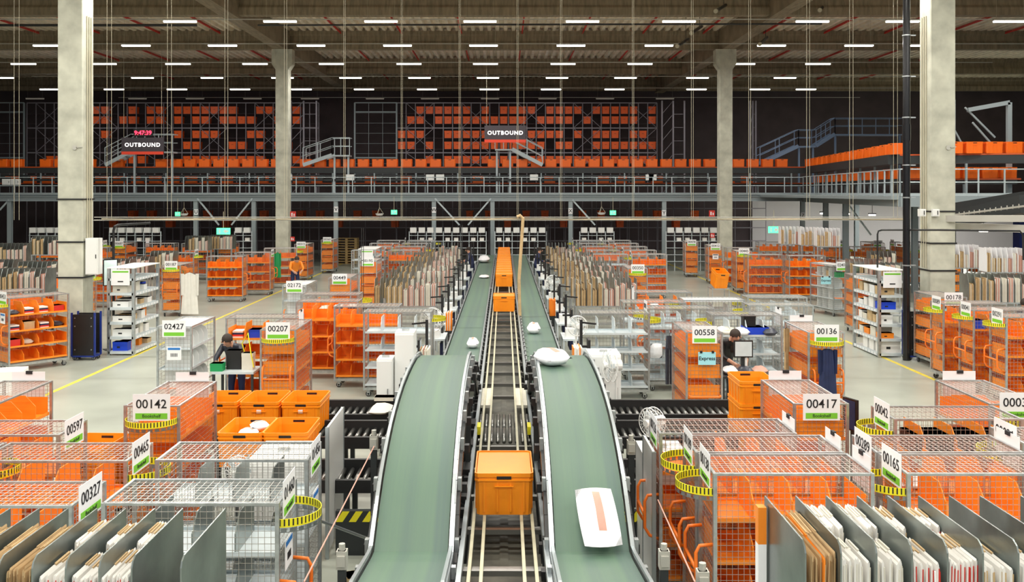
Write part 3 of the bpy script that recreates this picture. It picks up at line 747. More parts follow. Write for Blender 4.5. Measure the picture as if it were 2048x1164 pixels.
# static totes
for i, (X0, Y0, z, lab, rz) in enumerate([
    (-4.05, 12.5, .92, 'orange tote in the back row by the roller lanes, first from the wire cart', 0), (-3.50, 12.5, .92, 'middle orange tote of the back row of three', 0),
    (-2.95, 12.5, .92, 'orange tote of the back row nearest the humped belt', 0), (-3.28, 10.75, .95, 'front orange tote holding white papers next to the sign 00142 cart', 0), (-2.76, 10.75, .95, 'front orange tote with rounded hand hole beside the white cabinet', 0)]):
    t = thing('tote', lab, 'tote', (X0+.26, Y0+.3 if i < 3 else Y0+.35, z), 0, 'orange totes by the left roller lanes')
    put('body', tote_mesh(.52, .76, .40), t)
    put('label_card', cached('tlc', lambda: boxmesh('label_card', 'white_card', -.03, .03, -.386, -.376, .26, .30)), t)
for i in range(4):
    tag(put('tote', tote_mesh(.52, .76, .40), None, (-4.66, 10.65, .74+i*.045), -.04), 'orange tote in the nested stack beside cart 00142, %s from below' % ordw(i), 'tote', 'nested stack of totes')
tag(put('pallet_base', boxmesh('pallet_base', 'dark_steel', -4.95, -4.37, 10.25, 11.05, .0, .73)), 'low dark stand below the nested tote stack', 'stand')
for i in range(4):
    tag(put('tote', tote_mesh(.50, .72, .40), None, (3.36, 12.75, .30+i*.30), 0), 'orange tote in the stack behind cart 00417, %s from below' % ordw(i), 'tote', 'tote stack behind cart 00417')
tag(put('pallet_base', boxmesh('pallet_base', 'dark_steel', 3.1, 3.62, 12.35, 13.15, .0, .29)), 'low dark stand below the tote stack behind cart 00417', 'stand')
tag(put('tote', tote_mesh(.46, .62, .55), None, ((1437-VX)/F_PX*32, 32, .9), .1), 'orange tote tilted on a low cart by the far yellow line', 'tote').rotation_euler = (.25, .05, .1)

# ================================================================ WIRE CARTS
CL, CW, CHH = 1.34, .60, 1.70
def wire_panel(u, v, du, dv, plane, r=.0035, at_=0.0, lo=(0, 0)):
    def make():
        b = MB(); nu, nv = max(1, round(u/du)), max(1, round(v/dv))
        def P(a, c): return {'xz': (a, at_, c), 'yz': (at_, a, c), 'xy': (a, c, at_)}[plane]
        for i in range(nu+1):
            a = -u/2+u*i/nu; b.bar(P(a, lo[0]), P(a, lo[0]+v), 2*r, cap=False)
        for j in range(nv+1):
            c = lo[0]+v*j/nv; b.bar(P(-u/2, c), P(u/2, c), 2*r, cap=False)
        return b.mesh('mesh_panel', 'wire')
    return cached(('wp', u, v, du, dv, plane, r, at_, lo), make)
def top_mesh(d, r):
    me = wire_panel(CL, CW, d*1.12, d*1.30, 'xy', r*1.1, CHH-.012, (-CW/2,)).copy(); me.materials.clear(); me.materials.append(M['wire_toplit']); me.name = 'top_mesh'; return me
def frame_mesh():
    b = MB()
    for sx in (-1, 1):
        for sy in (-1, 1): b.box(sx*CL/2-.016, sx*CL/2+.016, sy*CW/2-.016, sy*CW/2+.016, .13, CHH)
    for sy in (-1, 1):
        b.box(-CL/2, CL/2, sy*CW/2-.014, sy*CW/2+.014, .14, .19); b.box(-CL/2, CL/2, sy*CW/2-.012, sy*CW/2+.012, CHH-.02, CHH)
    for sx in (-1, 1):
        b.box(sx*CL/2-.014, sx*CL/2+.014, -CW/2, CW/2, .14, .19); b.box(sx*CL/2-.012, sx*CL/2+.012, -CW/2, CW/2, CHH-.02, CHH)
    b.box(-CL/2-.05, CL/2+.05, -.04, .04, .13, .16)
    return b.mesh('frame', 'galv')
def shelf_mesh(m):
    b = MB(); b.box(-CL/2+.02, CL/2-.02, -CW/2+.02, CW/2-.02, 0, .012)
    for sy in (-1, 1): b.box(-CL/2+.02, CL/2-.02, sy*(CW/2-.02)-.004, sy*(CW/2-.02)+.004, 0, .04)
    return b.mesh('shelf', m)
def divider_mesh(m, H=.24):
    b = MB(); b.prism([(-CW/2+.03, 0), (CW/2-.03, 0), (CW/2-.03, H), (-CW/2+.16, H), (-CW/2+.03, H*.55)], 'x', -.005, .005)
    return b.mesh('divider', m)
def back_mesh(m, H=.27):
    b = MB(); b.box(-CL/2+.03, CL/2-.03, CW/2-.035, CW/2-.028, .01, H); return b.mesh('back_plate', m)
def caster_mesh():
    b = MB(); b.box(-.03, .03, -.025, -.019, .03, .13); b.box(-.03, .03, .019, .025, .03, .13); b.box(-.035, .035, -.03, .03, .12, .135)
    b.disc((0, 0, .055), 'y', .055, .03, 1, 12); b.disc((0, 0, .055), 'y', .02, .05, 0, 8); return b.mesh('caster', ['galv', 'rubber'])
def handle_mesh():
    b = MB(); x = -CL/2
    b.tube([(x, -.24, .62), (x-.10, -.24, .66), (x-.15, -.24, .74), (x-.15, -.24, 1.0), (x-.12, -.24, 1.06), (x, -.24, 1.07)], .032, n=8)
    b.tube([(x, .24, .62), (x-.10, .24, .66), (x-.15, .24, .74), (x-.15, .24, 1.0), (x-.12, .24, 1.06), (x, .24, 1.07)], .032, n=8)
    b.tube([(x-.15, -.24, .86), (x-.15, .24, .86)], .032, n=8); return b.mesh('handle', 'orange_tube', True)
def handle_wide():
    b = MB(); x = -CL/2
    b.tube([(x, -.26, .62), (x-.10, -.26, .62), (x-.14, -.22, .62), (x-.14, .22, .62), (x-.10, .26, .62), (x, .26, .62)], .032, n=8)
    return b.mesh('handle', 'orange_tube', True)
def bumper_mesh():
    b = MB(); R = .285; n = 26; x0 = -CL/2; z = 1.50
    P = lambda i, r, z: (x0-.98*r*math.sin(PI*i/n), -r*math.cos(PI*i/n), z)
    for i in range(n):
        for (z0, z1, mi, r) in ((z, z+.065, 0, R),):
            b.add([P(i, r, z0), P(i+1, r, z0), P(i+1, r, z1), P(i, r, z1), P(i, r-.006, z0), P(i+1, r-.006, z0), P(i+1, r-.006, z1), P(i, r-.006, z1)],
                  [(0, 1, 2, 3)[::-1], (4, 5, 6, 7), (0, 1, 5, 4), (3, 2, 6, 7)], 0)
        f0, f1 = i+.35, i+.68
        b.add([P(f0, R+.002, z+.012), P(f1, R+.002, z+.012), P(f1, R+.002, z+.065), P(f0, R+.002, z+.065)], [(3, 2, 1, 0)], 1)
        b.add([P(f0, R-.008, z+.012), P(f1, R-.008, z+.012), P(f1, R-.008, z+.065), P(f0, R-.008, z+.065)], [(0, 1, 2, 3)], 1)
        if i % 2 == 0: b.add([P(i, R+.004, z-.035), P(i+1.3, R+.004, z-.035), P(i+1.3, R+.004, z-.004), P(i, R+.004, z-.004)], [(3, 2, 1, 0), (0, 1, 2, 3)], 2)
        b.add([P(i, R, z-.04), P(i+1, R, z-.04), P(i+1, R, z-.034), P(i, R, z-.034)], [(3, 2, 1, 0), (0, 1, 2, 3)], 2)
    return b.mesh('bumper_strip', ['yellow', 'ink', 'galv'])
SIGN_Z = CHH-.02
def sign_mesh():
    b = MB(); x = -CL/2-.02
    b.box(x-.004, x, -.21, .21, SIGN_Z-.15, SIGN_Z+.15, 0); b.box(x-.006, x-.004, -.18, .18, SIGN_Z-.13, SIGN_Z-.065, 1)
    return b.mesh('number_sign', ['white_card', 'green'])
def back_card_mesh():
    b = MB(); x = CL/2+.02
    b.box(x, x+.004, -.21, .21, SIGN_Z-.19, SIGN_Z+.13, 0); b.box(x-.012, x+.016, -.05, .03, SIGN_Z+.10, SIGN_Z+.14, 1); return b.mesh('blank_card', ['white_card', 'ink'])
def low_card_mesh(m):
    b = MB(); x = -CL/2-.018
    b.box(x-.004, x, -.13, .13, 1.10, 1.34, 0); b.box(x-.006, x-.004, -.11, .11, 1.28, 1.32, 1)
    for i in range(8): b.box(x-.006, x-.004, -.06+i*.016, -.052+i*.016, 1.16, 1.22, 2)
    return b.mesh('route_card', ['white_card', m, 'ink'])
def curved_divider():
    b = MB(); pts = [(-.26, 0), (.26, 0), (.26, .30), (-.14, .30), (-.22, .26), (-.26, .18)]
    b.prism(pts, 'x', -.006, .006); return b.mesh('divider', 'white_plastic')
LEV = [.22, .56, .91, 1.27]
LETT_ROT = Matrix(((0, 0, -1), (-1, 0, 0), (0, 1, 0))).to_euler()
n_cart = 0
CARTS = {}
def cart(label, x, y, rz=0.0, style='orange', num=None, lod=0, open_side=0, back=False, bumper=True, handle=1, card=None, ndiv=3, top=True, group=None, half=False):
    """x, y: centre of the footprint; the sign is on the local -x end."""
    t = thing('wire_cart', label, 'cart', (x, y, 0), rz, group); fl = abs(abs(rz)-PI) < .6; fr = PI if fl else 0
    d = (.05, .07, .11)[lod]; r = (.0017, .0021, .0034)[lod]
    body = {'orange': 'orange', 'grey': 'grey_shelf', 'white': 'grey_shelf'}[style]
    put('frame', cached('frame', frame_mesh), t)
    z0 = .19; hv = CHH-.02-z0
    for s in (-1, 1): put('end_mesh', wire_panel(CW, hv, d, d, 'yz', r, s*CL/2, (z0,)), t)
    put('side_mesh', wire_panel(CL, hv, d, d, 'xz', r, CW/2, (z0,)), t, rz=fr)
    if open_side == 0: put('side_mesh', wire_panel(CL, hv, d, d, 'xz', r, -CW/2, (z0,)), t, rz=fr)
    if top: put('top_mesh', cached(('top', lod), lambda: top_mesh(d, r)), t)
    if style == 'white':
        put('top_panel', cached('top_panel', lambda: boxmesh('top_panel', 'white_card', -CL/2+.02, CL/2-.02, -CW/2+.02, CW/2-.02, CHH-.05, CHH-.03)), t)
    dk = 'orange' if style == 'orange' else ('grey_shelf' if lod else 'steel_sheet')
    for li, z in enumerate(LEV):
        put('shelf', cached('shelf'+body, lambda: shelf_mesh(body)), t, (0, 0, z))
        if lod < 2 or li > 1:
            for k in range(ndiv):
                if style == 'white': dm_ = cached('cdiv', curved_divider)
                else: dm_ = cached(('div', dk, li == 3), lambda: divider_mesh(dk, .30 if li == 3 else .24))
                put('divider', dm_, t, (-CL/2+CL*(k+1)/(ndiv+1), 0, z+.012), fr)
        if style == 'orange':
            
            if li < 3 or lod: put('back_plate', cached('bk%d' % (lod > 0), lambda: back_mesh('orange', .20 if lod else .10)), t, (0, 0, z), fr)
            for s in (-1, 1): put('end_plate', cached('ep', lambda: boxmesh('end_plate', 'orange', -.004, .004, -CW/2+.03, CW/2-.03, .01, .23)), t, (s*(CL/2-.03), 0, z))
    for sx in (-1, 1):
        for sy in (-1, 1): put('caster', cached('caster', caster_mesh), t, (sx*(CL/2-.08), sy*(CW/2-.06), 0))
    if handle: put('handle', cached('handle%d' % handle, handle_mesh if handle == 1 else handle_wide), t)
    if bumper: put('bumper_strip', cached('bumper', bumper_mesh), t)
    if num is not None:
        s = put('number_sign', cached('sign', sign_mesh), t, (0, 0, 0 if bumper else -.02))
        put('lettering', text_mesh(num, .14, 'ink', .001), s, (-CL/2-.0265, 0, SIGN_Z+.035), rot=LETT_ROT)
        if lod == 0: put('caption', text_mesh('Bookshelf', .052, 'ink', .0), s, (-CL/2-.0275, 0, SIGN_Z-.097), rot=LETT_ROT)
    if card: put('route_card', cached('lc'+card, lambda: low_card_mesh(card)), t)
    if back: put('blank_card', cached('bc', back_card_mesh), t)
    CARTS[label] = t
    return t
R, Lf, N = 0.0, PI, PI/2      # sign end towards -X, +X, the camera
def cX(label, x0, y0, rz=0.0, **k):   # near corner of the footprint, lying along X
    return cart(label, x0+CL/2, y0+CW/2, rz, **k)
def cY(label, x0, y0, **k): return cart(label, x0+CW/2, y0+CL/2, N, **k)
# near, right of the belts
cX('orange wire cart signed 00138, front one beside the right cabinet', 1.80, 8.02, R, num='00138', back=True)
cX('orange wire cart signed 00189 directly behind cart 00138', 1.78, 8.68, R, num='00189', back=True)
cX('orange wire cart signed 00126 with blue route card behind cart 00189', 1.56, 9.36, R, num='00126', bumper=False, card='blue_band', back=True)
cX('orange wire cart signed 00165 over the white envelopes rack', 3.45, 8.02, R, num='00165', handle=0)
cX('orange wire cart signed 00289 behind cart 00165', 3.45, 8.68, R, num='00289', back=True, handle=0, bumper=False)
cX('orange wire cart signed 00042 with black boxes inside', 4.14, 9.95, R, num='00042', handle=0)
cX('orange wire cart signed 00021 at the picture edge behind cart 00165', 4.98, 9.0, R, num='00021', handle=0)
cY('orange wire cart signed 00417 facing the aisle opening', 3.30, 10.68, num='00417', back=True, bumper=False, handle=0)
cY('orange wire cart signed 00033 at the right picture edge', 5.52, 10.66, num='00033', back=True)
# near, left of the belts
cX('grey wire cart signed 01460 in front of the desk fan', -3.09, 7.26, Lf, style='grey', num='01460', card='blue_band')
cX('grey wire cart signed 01456 behind cart 01460 against the white cabinet', -3.11, 8.43, Lf, style='grey', num='01456', bumper=False, card='blue_band', handle=0)
cX('orange wire cart signed 00327 at the bottom beside the grey carts', -4.66, 7.20, Lf, num='00327', bumper=False)
cX('orange wire cart signed 00465 with the yellow arc behind cart 00327', -4.72, 8.40, Lf, num='00465')
cX('orange wire cart signed 00597 with blue route card near the floor aisle', -5.75, 9.30, Lf, num='00597', bumper=False, card='blue_band', handle=0)
cX('orange wire cart with blank card half out of frame behind cart 00327', -6.12, 8.40, Lf, num=None, back=True, handle=0)
cX('orange wire cart half out of frame beside cart 00327', -6.05, 7.20, Lf, num=None, handle=0)
cY('orange wire cart signed 00142 with the yellow arc facing the camera', -4.26, 10.58, num='00142', back=True)
cY('orange wire cart with a blue item at the left edge by the aisle', -6.36, 10.62, num=None, back=True, open_side=1)
# middle, left
cY('grey wire cart signed 02427 with white top panel and curved dividers', -6.19, 16.8, style='white', num='02427', bumper=False, card='blue_band', handle=2, lod=1, open_side=1, ndiv=4)
cY('orange wire cart signed 00207 with books and bags on its shelves', -4.24, 16.4, num='00207', lod=1, back=False)
cX('open orange wire cart behind cart 00207 with a desk in front', -5.30, 17.95, R, lod=1, open_side=1, bumper=False, back=True)
cX('grey wire cart with empty glassy shelves next to the left belt', -2.80, 18.8, Lf, style='grey', lod=1, open_side=1, handle=0)
cX('orange wire cart with an orange handle left of the empty grey cart', -3.55, 19.7, R, lod=1, open_side=1, bumper=False)
cX('orange wire cart with white dividers between cart 00207 and the grey cart', -4.55, 20.6, Lf, lod=1, open_side=1, bumper=False)
cX('orange wire cart with folded clothes on top behind the grey cart', -4.75, 22.0, Lf, lod=1, open_side=1, num=None)
# middle, right
cX('grey wire cart with five steel shelves next to the right belt', 1.53, 18.6, Lf, style='grey', lod=1, open_side=1, handle=0)
cX('grey wire cart behind cart 00558 with hanging dark trousers', 2.98, 19.35, R, style='grey', lod=1, num='00811', handle=1)
cX('grey wire cart holding the blue box and grey bags', 4.08, 18.35, R, style='grey', lod=1, open_side=1, num=None, handle=0, back=True)
cY('orange wire cart signed 00558 with the pale blue Express note', 3.13, 16.1, num='00558', lod=1, bumper=False, handle=2)
cY('orange wire cart signed 00136 with the blue dress hanging on it', 5.22, 16.1, num='00136', lod=1, back=True)
cX('grey wire cart with a yellow arc, third row past cart 00558', 5.2, 19.9, R, style='grey', lod=1, handle=0)
cX('grey wire cart with clean top mesh beside the right floor aisle', 5.55, 21.4, R, style='grey', lod=1, handle=0)
cX('grey wire cart with white top between the folder rack and aisle', 4.0, 20.9, R, style='white', lod=1, handle=0, bumper=True)
cX('orange wire cart with rolled fabrics at the corner of the folder racks', 3.15, 22.5, Lf, lod=1, open_side=1, bumper=False, back=True)
cX('grey wire cart behind the wide white topped cart', 2.6, 20.4, R, style='grey', lod=1, handle=0, bumper=False)
# right edge beyond the yellow line
cX('tall orange wire cart signed 00291 at the right edge', 9.65, 18.05, R, num='00291', lod=1)
cX('tall orange wire cart signed 00041 right behind cart 00291', 9.55, 19.1, R, num='00041', lod=1)
cX('tall orange wire cart signed 00089 behind cart 00041', 9.45, 20.2, R, num='00089', lod=1)
cY('orange wire cart signed 00178 with Express note next to the black panel trolley', 9.95, 21.45, num='00178', lod=1, bumper=False, handle=0)
cart('grey wire cart signed 02408 with a pale blue note and white boxes', 10.95, 31.6, N+.25, style='white', num='02408', lod=1, bumper=False, handle=2)
# left edge beyond the yellow line
cart('orange wire cart signed 00453 with packed goods by the pillar', -10.98, 21.95, .87, num='00453', lod=1, open_side=1, card='blue_band')
cart('orange wire cart signed 00456 half cut off by the picture edge', -12.05, 22.9, .87, num='00456', lod=1)
cart('orange wire cart signed 00187 beside the white bathrobe', -10.95, 31.6, N, num='00187', lod=1)
cart('orange wire cart broadside with the dark red compartments', -10.4, 35.3, PI, lod=1, open_side=1, bumper=False)
cart('orange wire cart with closed side mesh behind the broadside cart', -9.95, 37.6, PI, lod=1, num='00230', bumper=False)
cart('orange wire cart with green coats hanging on its end', -9.6, 40.4, PI+.2, lod=1, num='00274')
cart('orange wire cart beyond the walking person, broadside', -9.35, 44.0, N, lod=1, num='00312', bumper=False)
cart('orange wire cart nearest the pallet stack', -8.9, 48.0, N, lod=1, num='00365')
cart('orange wire cart signed 00449 facing the aisle at the left folder racks', -4.60, 27.0, N, num='00449', lod=1, bumper=False)
cart('orange wire cart signed 00195 two rows behind cart 00449', -4.75, 33.5, N, num='00195', lod=1, bumper=False)
cart('wire cart with the sign 02172 turned away next to cart 00449', -5.4, 24.9, N, style='white', num='02172', lod=1, bumper=False)
cart('orange wire cart signed 00350 with the yellow arc at the right folder racks', 4.20, 30.2, N, num='00350', lod=1)
# right row past the aisle
RR = [(9.5, 42.6, 'first with a small white card'), (9.75, 38.6, 'second with a yellow arc'), (9.1, 45.9, 'farthest at the aisle end')]
for q, (x, y, o) in enumerate(RR):
    cart('orange wire cart in the row along the right aisle, %s' % o, x, y, N-.1, lod=1, num='00%d' % (412+33*q), bumper=(q == 1), card='ink' if q == 0 else None)
cX('silver meshed orange cart broadside at the right aisle corner', 9.35, 36.0, R, lod=1, bumper=False)
cX('orange wire cart broadside with three red compartment rows', 10.75, 35.4, R, lod=1, open_side=1, bumper=False)
cX('second broadside orange cart behind the silver meshed one', 9.6, 40.4, R, lod=1, open_side=1, bumper=False)
cart('orange wire cart with brown parcels behind the open rack', 10.35, 27.2, N-.1, lod=1, num=None, bumper=False, open_side=1)
cart('orange wire cart filling the gap behind cart 02408', 12.1, 32.6, N, lod=1, num='00519', bumper=False)
# far fields of carts, both sides
rr = random.Random(3)
k = 0
for ri_, Y in enumerate((27.5, 30.5, 33.5, 37, 40.5, 44)):
    k0 = k
    for X in (-19.5, -17.8, -16.1, -14.4, -12.9):
        if X*F_PX/Y+VX < -60: continue
        if rr.random() < .22 or (X < -14 and Y in (30.5, 37)) or (X == -12.9 and Y in (30.5, 33.5)) or (Y == 33.5 and X < -15.5): continue
        k += 1; nn = '0%04d' % rr.randint(100, 700)
        cart('orange wire cart beyond the left pillar, %s of the %s row counted from the edge' % (ordw(k-1-k0), ordw(ri_)), X, Y+rr.random()*.4, rr.choice((R, Lf, N)), lod=2, num=nn, bumper=rr.random() < .5, handle=0, group='far carts beyond the left pillar')
k = 0
for ri_, Y in enumerate((34, 37.5, 41, 45)):
    k0 = k
    for X in (12.9, 14.4, 16.0, 17.7, 19.4):
        if rr.random() < .22 or (Y == 37.5 and X < 15.5) or (Y == 34 and X < 15.5): continue
        k += 1; nn = '0%04d' % rr.randint(100, 700)
        cart('orange wire cart beyond the right aisle, %s of the %s row counted from the aisle' % (ordw(k-1-k0), ordw(ri_)), X, Y+rr.random()*.4, rr.choice((R, Lf, N)), lod=2, num=nn, bumper=rr.random() < .5, handle=0, group='far carts beyond the right aisle')
for s, nm in ((-1, 'left'), (1, 'right')):
    for i, Y in enumerate((36.5, 39.0, 41.5, 44.2, 46.8)):
        for j, X in enumerate((4.1, 5.6)):
            if s*X < 0 and i == 0: continue
            cart('%s wire cart in block %s of the belt, %s row back, %s from the folders' % ('orange' if (i+j) % 2 else 'grey', nm, words_for(i), words_for(j)), s*X, Y, R if s > 0 else Lf, style='orange' if (i+j) % 2 else 'grey', lod=2, num='0%04d' % (200+37*i+111*j+(500 if s > 0 else 0)), bumper=(i % 2 == 0), handle=0, group='far carts %s of the belts' % nm)

# Express notes
def note(label, loc, txt='Express', rz=0.0, s=1.0):
    t = thing('paper_note', label, 'note', loc, rz)
    put('sheet', boxmesh('sheet', 'light_blue', -.15*s, .15*s, 0, .004, -.11*s, .11*s), t)
    put('lettering', text_mesh(txt, .09*s, 'ink', .001), t, (0, -.004, 0), rot=(PI/2, 0, 0))
    b = MB(); b.box(-.12*s, -.08*s, -.01, .01, .09*s, .13*s); b.box(.08*s, .12*s, -.01, .01, .09*s, .13*s); put('clip', b.mesh('clip', 'black'), t)
note('pale blue note reading Express on the cart beside the monitor desk', at(1414, 717, 16.05), s=1.0)
note('pale blue note reading Express in front of the black panel trolley', at(1899, 625, 21.40), s=1.0)
note('pale blue note reading Express on the grey cart with white boxes', at(1652, 561, 30.9), s=1.1)
import re
# ================================================================ FOLDER RACKS
def sheet_stack(n, th, L, H, mats, jig=.02, seed=0, tilt=0.0, gap=.0015):
    """n thin flat cartons standing side by side (used where they are too small to take out one by one)."""
    r = random.Random(seed); b = MB(); x = 0
    for i in range(n):
        dz, dy = r.random()*jig, r.random()*jig
        k = r.randrange(len(mats)) if i % 3 == 0 else 0
        b.box(x, x+th-gap, dy, L-dy, 0, H-dz, k); x += th
    return b.mesh('bundle', mats)
def mailer(w, L, H, m, seed):
    """one flat folded mailer or carton: a thin body, a folded-over top flap and end creases."""
    def make():
        b = MB(); b.prism([(0, 0), (w, 0), (w*1.02, H*.5), (w*.8, H-.012), (w*.5, H), (w*.2, H-.012), (-w*.02, H*.5)], 'y', 0, L, 0)
        b.box(w*.72, w*.98, -.004, 0, H*.03, H*.95, 1); b.box(w*.25, w*.75, L*.45, L*.9, H-.006, H+.003, 2)
        return b.mesh('mailer', list(m))
    return cached(('mailer', w, L, H, m, seed % 1), make)
def near_rack(label, grp, X, Y0, Y1, zt, slots, sgn):
    """X: x of each steel divider; slots: between divider i and i+1: list of (material pair, count, thickness, top, back part?)"""
    t = thing('folder_rack', label, 'rack', (0, 0, 0))
    x0, x1 = min(X), max(X)
    put('base_shelf', boxmesh('base_shelf', 'steel_sheet', x0-.02, x1+.02, Y0, Y1+.02, zt-.72, zt-.70), t)
    put('back_plate', boxmesh('back_plate', 'steel_sheet', x0, x1, Y1+.0, Y1+.012, zt-.72, zt-.55), t)
    b = MB()
    for x in (x0, x1):
        for y in (Y0+.05, Y1-.02): b.box(x-.02, x+.02, y-.02, y+.02, 0, zt-.72)
    for y in (Y0+.05, Y1-.02): b.box(x0, x1, y-.015, y+.015, .3, .34); b.box(x0, x1, y-.015, y+.015, .95, .99)
    put('stand', b.mesh('stand', 'dark_steel'), t)
    dm_ = MB(); Hh = .70; c = .05
    dm_.prism([(Y0, -Hh), (Y1, -Hh), (Y1, 0), (Y0+c, 0), (Y0+.015, -.02), (Y0, -c)], 'x', -.004, .004); dmesh = dm_.mesh('divider', 'steel_sheet')
    for x in X: put('divider', dmesh, t, (x, 0, zt))
    r = random.Random(len(label))
    for i, sl in enumerate(slots):
        xa, xb = sorted((X[i], X[i+1])); x = xa+.010
        for (mp, n, th, top, yo, L, name, cat) in sl:
            if yo > 0.15: x = xa+.012
            for k in range(n):
                if x+th > xb-.004: break
                w = th*.86; m_ = mp if not (name == 'folded carton' and k == n//2 and i == 0) else ('orange', 'kraft', 'orange')
                o = put('mailer', mailer(w, L, top, m_, 0), None, (x, Y0+.03+yo+r.random()*.02, zt-.70), 0)
                o.rotation_euler = ((r.random()-.5)*.05, (r.random()-.5)*.05, 0); o.location.z -= r.random()*.02
                tag(o, '%s %s in the %s slot of the %s, %s' % (ordw(k), name, words_for(i), grp, 'rear' if yo > .15 else 'front'), cat, '%s in slot %s of the %s' % (name, words_for(i), grp))
                x += th
KR, WH, CR, BR = ('kraft', 'kraft_dark', 'kraft'), ('paper', 'red', 'kraft'), ('paper', 'cream', 'cream'), ('paper', 'kraft', 'kraft')
FC, WE, CE = 'folded carton', 'white envelope', 'cream card mailer'
XR = [1.444+.170*i for i in range(8)]+[2.86]
c1 = [(KR, 13, .0118, .64, 0, .62, FC, 'carton')]
w1 = [(CR, 7, .021, .61, .0, .30, CE, 'mailer'), (CR, 8, .018, .66, .33, .33, CE, 'mailer')]
r1 = [(WH, 8, .019, .60, .0, .32, WE, 'envelope'), (BR, 8, .018, .64, .36, .32, 'brown padded envelope', 'envelope')]
r2 = [(WH, 9, .017, .61, .0, .36, WE, 'envelope'), (WH, 7, .020, .65, .40, .28, WE, 'envelope')]
br = [(BR, 7, .021, .58, .0, .40, 'brown padded envelope', 'envelope')]
near_rack('steel folder rack of cartons and white envelopes at the lower right corner', 'lower right rack', XR, 4.50, 5.20, 2.42, [c1, w1, w1, r1, r2, br, br, br], 1)
tag(put('display_carton', (lambda b: (b.box(1.385, 1.430, 5.12, 5.18, 1.74, 2.18, 1), b.box(1.385, 1.430, 5.12, 5.18, 2.18, 2.38, 0), b.mesh('display_carton', ['orange', 'white_card']))[2])(MB())), 'orange and white carton leaning outside the lower right rack', 'carton')
XL = [-1.64, -1.89, -2.055, -2.225, -2.395, -2.565, -2.735, -2.905]
near_rack('steel folder rack with mailers at the lower left corner', 'lower left rack', XL, 4.77, 5.53, 2.24, [[], r2[:1]+[(BR, 7, .02, .64, .36, .34, 'brown padded envelope', 'envelope')], r1, r2[:1]+[(BR, 7, .02, .65, .36, .34, 'brown padded envelope', 'envelope')], c1, c1, c1], -1)
b = MB(); b.tube([(2.045, 4.46, 2.30), (2.046, 4.455, 2.1), (2.03, 4.46, 1.9), (2.04, 4.465, 1.70)], .008)
tag(put('hanging_string', b.mesh('hanging_string', 'white_card')), 'thin white string hanging in front of the lower right rack', 'string')

# far folder racks: steel rack with dividers, each bundle its own object
BUN = {}
def far_rack(label, x, y, n, z=1.15, H=.62, w=.145, rz=0.0, white=False, seed=0, place='', legs=True):
    t = thing('folder_rack', label, 'rack', (x, y, 0), rz); W = n*w; r = random.Random(seed)
    put('shelf', boxmesh('shelf', 'galv', 0, W, 0, .62, z-.03, z), t)
    fm = MB()
    for xx in (.02, W-.02):
        for yy in (.02, .60): fm.box(xx-.018, xx+.018, yy-.018, yy+.018, 0, z)
    fm.box(0, W, .0, .03, .4, .44); fm.box(0, W, .1, .5, .40, .41); put('stand', fm.mesh('stand', 'galv'), t)
    dk = ('fdiv', white, H)
    def mk():
        b = MB(); b.prism([(0, 0), (.62, 0), (.62, H+.08), (.10, H+.08), (0, H*.75)], 'x', -.004, .004); return b.mesh('divider', 'white_card' if white else 'steel_sheet')
    for i in range(n+1): put('divider', cached(dk, mk), t, (i*w, 0, z))
    kinds = [('brown carton', ['kraft', 'kraft_dark', 'cream']), ('brown carton', ['kraft', 'cream', 'kraft_dark']), ('pinkish envelope', ['rose', 'paper', 'cream']), ('pale envelope', ['cream', 'paper', 'rose'])]
    for i in range(n):
        q = 0 if i == 0 else (1 if i < n*.4 else (2 + (i % 2)))
        if r.random() < .08: continue
        nm, ms = kinds[q]; hh = [.42, .5, .56][r.randrange(3)]; key = ('bun', q, hh, white)
        me = cached(key, lambda: sheet_stack(7, (w-.02)/7, .50, hh, ms, .03, hash(key) % 97))
        c, s = math.cos(rz), math.sin(rz); lx, ly = i*w+.009, .05
        o = put('%s_bundle' % nm.split()[-1], me, None, (x+lx*c-ly*s, y+lx*s+ly*c, z), rz)
        tag(o, 'bundle of %ss, %s slot of the %s' % (nm, ordw(i), place), 'bundle', '%s bundles in the %s' % (nm, place))
for s, nm in ((-1, 'left'), (1, 'right')):
    for i, Y in enumerate((24.3, 26.1, 28.1, 30.1, 32.3, 34.8, 37.6, 41.5)):
        n = 11 - (i > 4)
        x0 = -3.35 if s < 0 else 1.85
        far_rack('steel folder rack %s of the belts, %s counted from the camera' % (nm, words_for(i)), x0, Y, n, seed=i+(20 if s > 0 else 0), place='%s rack %s of the belts' % (words_for(i), nm))
for i, (px, Y, n, wh, z) in enumerate([(1562, 38, 6, True, 2.0), (1602, 37.2, 6, True, 2.0), (1634, 36.4, 6, True, 2.0), (1900, 29.2, 6, True, 1.75), (1974, 27.6, 7, True, 1.75), (1742, 33.6, 6, False, 1.35), (1700, 29.6, 7, False, 1.35), (1762, 28.0, 5, False, 1.35), (1938, 21.8, 9, False, 1.55)]):
    X = (px-VX)/F_PX*Y
    far_rack('%s folder rack past the right aisle, %s from the far wall side' % ('white panelled' if wh else 'grey steel', words_for(i)), X, Y, n, z=z, H=.62 if wh else .55, white=wh, seed=40+i, place='%s rack past the right aisle' % words_for(i), rz=-.12)
for i, (px, Y, n, z) in enumerate([(-20, 34, 9, 1.6), (62, 33, 7, 1.9), (-60, 29.2, 9, 1.35), (34, 28.4, 8, 1.35), (205, 31, 6, 1.25), (255, 32.8, 5, 1.2), (300, 36, 6, 1.2), (370, 42, 7, 1.5), (420, 43, 7, 1.5), (-10, 24.6, 9, 1.45)]):
    X = (px-VX)/F_PX*Y
    far_rack('grey steel folder rack past the left aisle, %s in the list of rows' % words_for(i), X, Y, n, z=z, H=.55, seed=60+i, place='%s rack past the left aisle' % words_for(i))

